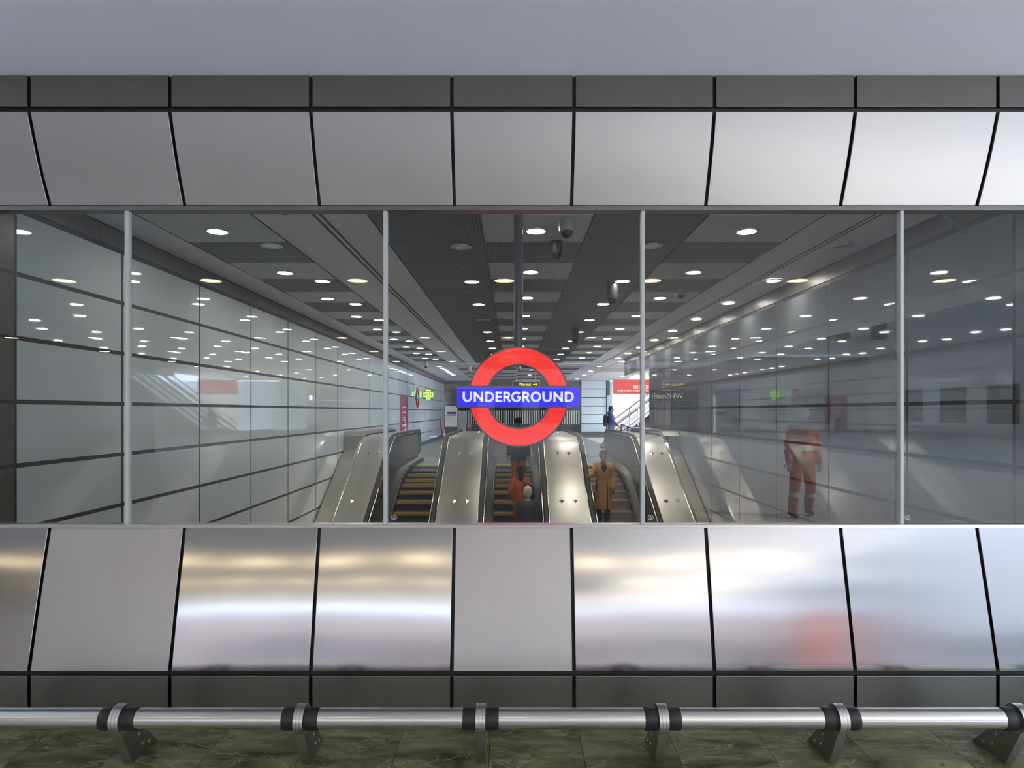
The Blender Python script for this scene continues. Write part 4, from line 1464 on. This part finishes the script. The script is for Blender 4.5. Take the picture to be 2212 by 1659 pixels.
M_SKIN_D = pbr('skin_deep', (0.16, 0.075, 0.045), 0.45)
M_SKIN_L = pbr('skin_light', (0.52, 0.32, 0.24), 0.45)
M_HAIR = pbr('hair_black', (0.008, 0.007, 0.007), 0.85, spec=0.2)
M_BLOND = pbr('hair_pale', (0.62, 0.52, 0.38), 0.5, var=0.2, vscale=40)
M_COAT = pbr('tan_coat', (0.50, 0.26, 0.075), 0.75, var=0.12, vscale=14, bump=0.2, bscale=200)
M_NAVYT = pbr('navy_top', (0.02, 0.024, 0.04), 0.7)
M_BLKJ = pbr('black_jacket', (0.014, 0.013, 0.016), 0.6)
M_DKTR = pbr('dark_trousers', (0.025, 0.026, 0.032), 0.7)
M_ORANGE = pbr('orange_workwear', (0.48, 0.068, 0.014), 0.7, var=0.12, vscale=12)
M_HIVIS = pbr('reflective_tape', (0.62, 0.62, 0.60), 0.3)
M_JACKET = pbr('blue_jacket', (0.035, 0.07, 0.20), 0.65, var=0.15, vscale=14)
M_JEAN = pbr('blue_jeans', (0.10, 0.15, 0.24), 0.75)
M_BAG = pbr('black_bag', (0.010, 0.010, 0.012), 0.5)
M_GOLD = pbr('yellow_bag', (0.55, 0.33, 0.03), 0.6)
M_SHOE = pbr('black_shoe', (0.012, 0.012, 0.012), 0.4)
M_GREYC = pbr('charcoal_coat', (0.035, 0.037, 0.045), 0.7)
M_HELM = pbr('white_helmet', (0.82, 0.82, 0.82), 0.25)
M_EYE = pbr('eye_dark', (0.01, 0.008, 0.006), 0.15)


def person(label, loc, rz, scale, J, skin, hair, hair_long=False, parts=()):
    t = bpy.data.objects.new('person', None)
    COL.objects.link(t)
    t.location = loc
    t.rotation_euler = (0, 0, rz)
    t.scale = (scale,) * 3
    t['label'] = label
    t['category'] = 'person'
    b = MB()
    human_body(b, J)
    fused('body', b, skin, t, 0.0075, 3)
    h, f = J['head'], J['face']
    sd = Vector((-f.y, f.x, 0))
    for k in (-1, 1):
        e = MB()
        ball(e, h + f * 0.082 + sd * 0.030 * k + Vector((0, 0, 0.004)), 0.011, 0.011, 0.008, 10)
        me = e.mesh('eye')
        me.materials.append(M_EYE)
        o = bpy.data.objects.new('eye', me)
        COL.objects.link(o)
        o.parent = t
    if hair is not None:
        hm = MB()
        ball(hm, h - f * 0.022 + Vector((0, 0, 0.055)), 0.092, 0.098, 0.100)
        ball(hm, h - f * 0.045 + Vector((0, 0, -0.01)), 0.072, 0.062, 0.085)
        for k in (-1, 1):
            ball(hm, h + sd * 0.062 * k - f * 0.02 + Vector((0, 0, 0.03)), 0.036, 0.052, 0.070)
        if hair_long:
            cap(hm, h - f * 0.06 + Vector((0, 0, -0.02)), h - f * 0.075 + Vector((0, 0, -0.16)), 0.075, 0.06)
        fused('hair', hm, hair, t, 0.012, 3)
    for nm_, mb, mat, vox in parts:
        fused(nm_, mb, mat, t, vox, 4)
    return t


def sleeves(mb, J, g=0.014, full=True):
    for s in ('l', 'r'):
        cap(mb, J['neck'] + Vector((0, 0, -0.07)), J[s + 'sh'], 0.068, 0.052 + g)
        cap(mb, J[s + 'sh'], J[s + 'el'], 0.054 + g, 0.046 + g)
        if full:
            cap(mb, J[s + 'el'], J[s + 'wr'] - (J[s + 'wr'] - J[s + 'el']).normalized() * 0.01, 0.045 + g, 0.034 + g)


def torso(mb, J, g=0.018, hem=None):
    cap(mb, J['pelvis'] + Vector((0, 0, -0.05)), J['waist'], 0.13 + g, 0.115 + g, 1.15, 0.88)
    cap(mb, J['waist'], J['chest'], 0.112 + g, 0.128 + g, 1.25, 0.88)
    cap(mb, J['chest'], J['neck'] + Vector((0, 0, -0.045)), 0.120 + g, 0.066, 1.25, 0.9)


def trousers(mb, J, g=0.012, low=0.0):
    cap(mb, J['pelvis'] + Vector((0, 0, -0.06)), J['pelvis'] + Vector((0, 0, 0.05)), 0.128 + g, 0.12 + g, 1.15, 0.88)
    for s in ('l', 'r'):
        cap(mb, J[s + 'hip'], J[s + 'kn'], 0.090 + g, 0.063 + g)
        cap(mb, J[s + 'kn'], J[s + 'an'] + Vector((0, 0, 0.01)), 0.062 + g, 0.050 + g)


def shoes(J):
    out = []
    f = J.get('foot', Vector((0, -1, 0)))
    for s in ('l', 'r'):
        mb = MB()
        a = J[s + 'an']
        cap(mb, a + Vector((0, 0, -0.045)) - f * 0.02, a + f * 0.15 + Vector((0, 0, -0.055)), 0.044, 0.034)
        cap(mb, a + Vector((0, 0, -0.03)), a + Vector((0, 0, 0.02)), 0.045, 0.043)
        out.append(('shoe', mb, M_SHOE, 0.012))
    return out


def V3(*a):
    return Vector(a)


# --- person in the long tan coat, coming down the right escalator, right hand on the handrail
J = base_pose()
yb_, xb_ = 14.86, 2.09
zb_ = step_z(yb_)
sc = 0.985
J['rsh'] = V3(-0.160, -0.01, 1.36)
J['rel'] = V3(-0.285, -0.10, 1.15)
J['rwr'] = V3(-0.375, -0.30, 1.155)
J['rpalm'] = (0.2, 0, -1)
J['lel'] = V3(0.235, 0.03, 1.10)
J['lwr'] = V3(0.215, -0.10, 0.87)
J['lkn'] = V3(0.09, -0.05, 0.48)
coat = MB()
torso(coat, J, 0.026)
sleeves(coat, J, 0.018)
skirt(coat, V3(0, 0.0, 1.02), V3(0, 0.0, 0.36), 0.150, 0.205, 1.12, 0.85)
top = MB()
cap(top, V3(0, -0.065, 1.02), V3(0, -0.095, 1.34), 0.030, 0.075, 0.95, 0.8)
strip = MB()
cap(strip, V3(0.075, -0.165, 0.98), V3(0.07, -0.195, 0.26), 0.012, 0.018)
lap = MB()
for k in (-1, 1):
    cap(lap, V3(0.075 * k, -0.02, 1.43), V3(0.088 * k, -0.115, 1.30), 0.026, 0.030)
    cap(lap, V3(0.088 * k, -0.115, 1.30), V3(0.03 * k, -0.150, 1.08), 0.028, 0.016)
tr_m = MB()
trousers(tr_m, J)
person('person in a long tan coat over dark clothes, one hand on the escalator rail', (xb_, yb_, zb_), 0.0, sc, J, M_SKIN_D, M_HAIR,
       parts=[('coat', coat, M_COAT, 0.012), ('dark_top', top, M_NAVYT, 0.010), ('coat_opening', strip, M_NAVYT, 0.008), ('lapels', lap, M_COAT, 0.009),
              ('trousers', tr_m, M_DKTR, 0.012)] + shoes(J))

# --- dark jacket and backpack, seen from behind at the top of the middle escalator
J = base_pose()
jk = MB(); torso(jk, J, 0.030); sleeves(jk, J, 0.022)
skirt(jk, V3(0, 0, 1.0), V3(0, 0, 0.72), 0.155, 0.175, 1.12, 0.85)
hood = MB(); cap(hood, V3(0, 0.045, 1.43), V3(0, 0.02, 1.52), 0.085, 0.105)
bp_ = MB(); cap(bp_, V3(0, 0.20, 1.02), V3(0, 0.19, 1.32), 0.13, 0.12, 1.05, 0.75)
tr_m = MB(); trousers(tr_m, J)
st_ = MB()
for k in (-1, 1):
    cap(st_, V3(0.10 * k, 0.12, 1.40), V3(0.10 * k, -0.13, 1.36), 0.018, 0.018)
    cap(st_, V3(0.10 * k, -0.13, 1.36), V3(0.12 * k, -0.10, 1.08), 0.018, 0.018)
yA = 16.12
person('person in a black hooded jacket with a black backpack, highest on the middle escalator', (0.16, yA, step_z(yA)), PI, 1.06, J, M_SKIN_L, M_HAIR, True,
       parts=[('jacket', jk, M_BLKJ, 0.013), ('hood', hood, M_BLKJ, 0.012), ('backpack', bp_, M_BAG, 0.013), ('backpack_straps', st_, M_BAG, 0.010), ('trousers', tr_m, M_ORANGE, 0.012)] + shoes(J))

# --- orange clothes and black shoulder bag, lower on the same escalator
J = base_pose()
J['lel'] = V3(0.25, 0.06, 1.12); J['lwr'] = V3(0.21, -0.05, 0.92)
jk = MB(); torso(jk, J, 0.028); sleeves(jk, J, 0.02)
skirt(jk, V3(0, 0, 1.0), V3(0, 0, 0.45), 0.155, 0.19, 1.1, 0.85)
tr_m = MB(); trousers(tr_m, J)
bg_ = MB(); cap(bg_, V3(-0.21, 0.10, 1.02), V3(-0.19, 0.12, 1.20), 0.13, 0.11, 1.0, 0.6)
st_ = MB(); cap(st_, V3(0.12, 0.05, 1.44), V3(-0.14, 0.16, 1.28), 0.018, 0.018)
yC = 14.52
person('person in orange clothes with a black shoulder bag, back turned, on the middle escalator', (0.20, yC, step_z(yC)), PI, 0.93, J, M_SKIN_L, M_HAIR, True,
       parts=[('jacket', jk, M_ORANGE, 0.013), ('trousers', tr_m, M_ORANGE, 0.012), ('shoulder_bag', bg_, M_BAG, 0.012), ('bag_strap', st_, M_BAG, 0.009)] + shoes(J))

# --- pale hair, charcoal coat, lowest on the middle escalator
J = base_pose()
jk = MB(); torso(jk, J, 0.030); sleeves(jk, J, 0.022)
skirt(jk, V3(0, 0, 1.0), V3(0, 0, 0.60), 0.155, 0.18, 1.12, 0.85)
tr_m = MB(); trousers(tr_m, J)
yB = 13.52
person('person with pale blond hair and charcoal coat, lowest on the middle escalator', (0.33, yB, step_z(yB)), PI, 1.0, J, M_SKIN_L, M_BLOND, False,
       parts=[('coat', jk, M_GREYC, 0.013), ('trousers', tr_m, M_DKTR, 0.012)] + shoes(J))

# --- walking to the right on the landing: blue hooded jacket, backpack, jeans, yellow bag
J = base_pose()
J['lan'] = V3(0.07, -0.36, 0.09); J['lkn'] = V3(0.08, -0.22, 0.49)
J['ran'] = V3(-0.07, 0.38, 0.14); J['rkn'] = V3(-0.08, 0.10, 0.47)
J['lel'] = V3(0.22, 0.12, 1.12); J['lwr'] = V3(0.21, -0.10, 0.98)
J['rel'] = V3(-0.22, -0.06, 1.11); J['rwr'] = V3(-0.21, -0.24, 0.95)
jk = MB(); torso(jk, J, 0.030); sleeves(jk, J, 0.022)
hood = MB(); cap(hood, V3(0, 0.075, 1.42), V3(0, 0.055, 1.48), 0.075, 0.08)
bp_ = MB(); cap(bp_, V3(0, 0.22, 1.02), V3(0, 0.21, 1.28), 0.12, 0.11, 1.0, 0.8)
tr_m = MB(); trousers(tr_m, J)
yl = MB(); cap(yl, V3(-0.23, -0.20, 0.62), V3(-0.23, -0.20, 0.76), 0.11, 0.08, 0.5, 1.1)
cap(yl, V3(-0.23, -0.22, 0.74), V3(-0.23, -0.25, 0.90), 0.012, 0.012)
person('person in a blue hooded jacket with a backpack walking to the right on the landing', (4.03, 26.4, 0.0), PI / 2, 1.03, J, M_SKIN_D, M_HAIR, False,
       parts=[('jacket', jk, M_JACKET, 0.014), ('hood', hood, M_JACKET, 0.012), ('backpack', bp_, M_NAVYT, 0.014), ('jeans', tr_m, M_JEAN, 0.013), ('yellow_bag', yl, M_GOLD, 0.010)] + shoes(J))

# --- worker outside behind the camera, seen only as a reflection in the right pane
J = base_pose()
J['lan'] = V3(0.20, -0.10, 0.09); J['lkn'] = V3(0.16, -0.10, 0.49)
J['ran'] = V3(-0.17, 0.16, 0.10); J['rkn'] = V3(-0.13, 0.0, 0.48)
jk = MB(); torso(jk, J, 0.032); sleeves(jk, J, 0.024)
tr_m = MB(); trousers(tr_m, J, 0.020)
tp = MB()
for s in ('l', 'r'):
    m_k = J[s + 'kn'].lerp(J[s + 'an'], 0.35)
    cap(tp, m_k, m_k + Vector((0, 0, 0.03)), 0.083, 0.083)
cap(tp, V3(0, 0, 1.06), V3(0, 0, 1.09), 0.150, 0.150, 1.18, 0.90)
hm_ = MB(); ball(hm_, J['head'] + Vector((0, 0, 0.055)), 0.105, 0.125, 0.095); cap(hm_, J['head'] + V3(-0.05, -0.12, 0.04), J['head'] + V3(0.05, -0.12, 0.04), 0.02, 0.02)
person('worker in orange hi-vis clothes and white helmet reflected in the right pane', (4.7, -3.6, -0.15), PI, 1.03, J, M_SKIN_L, None, False,
       parts=[('jacket', jk, M_ORANGE, 0.014), ('trousers', tr_m, M_ORANGE, 0.013), ('reflective_bands', tp, M_HIVIS, 0.012), ('helmet', hm_, M_HELM, 0.012)] + shoes(J))
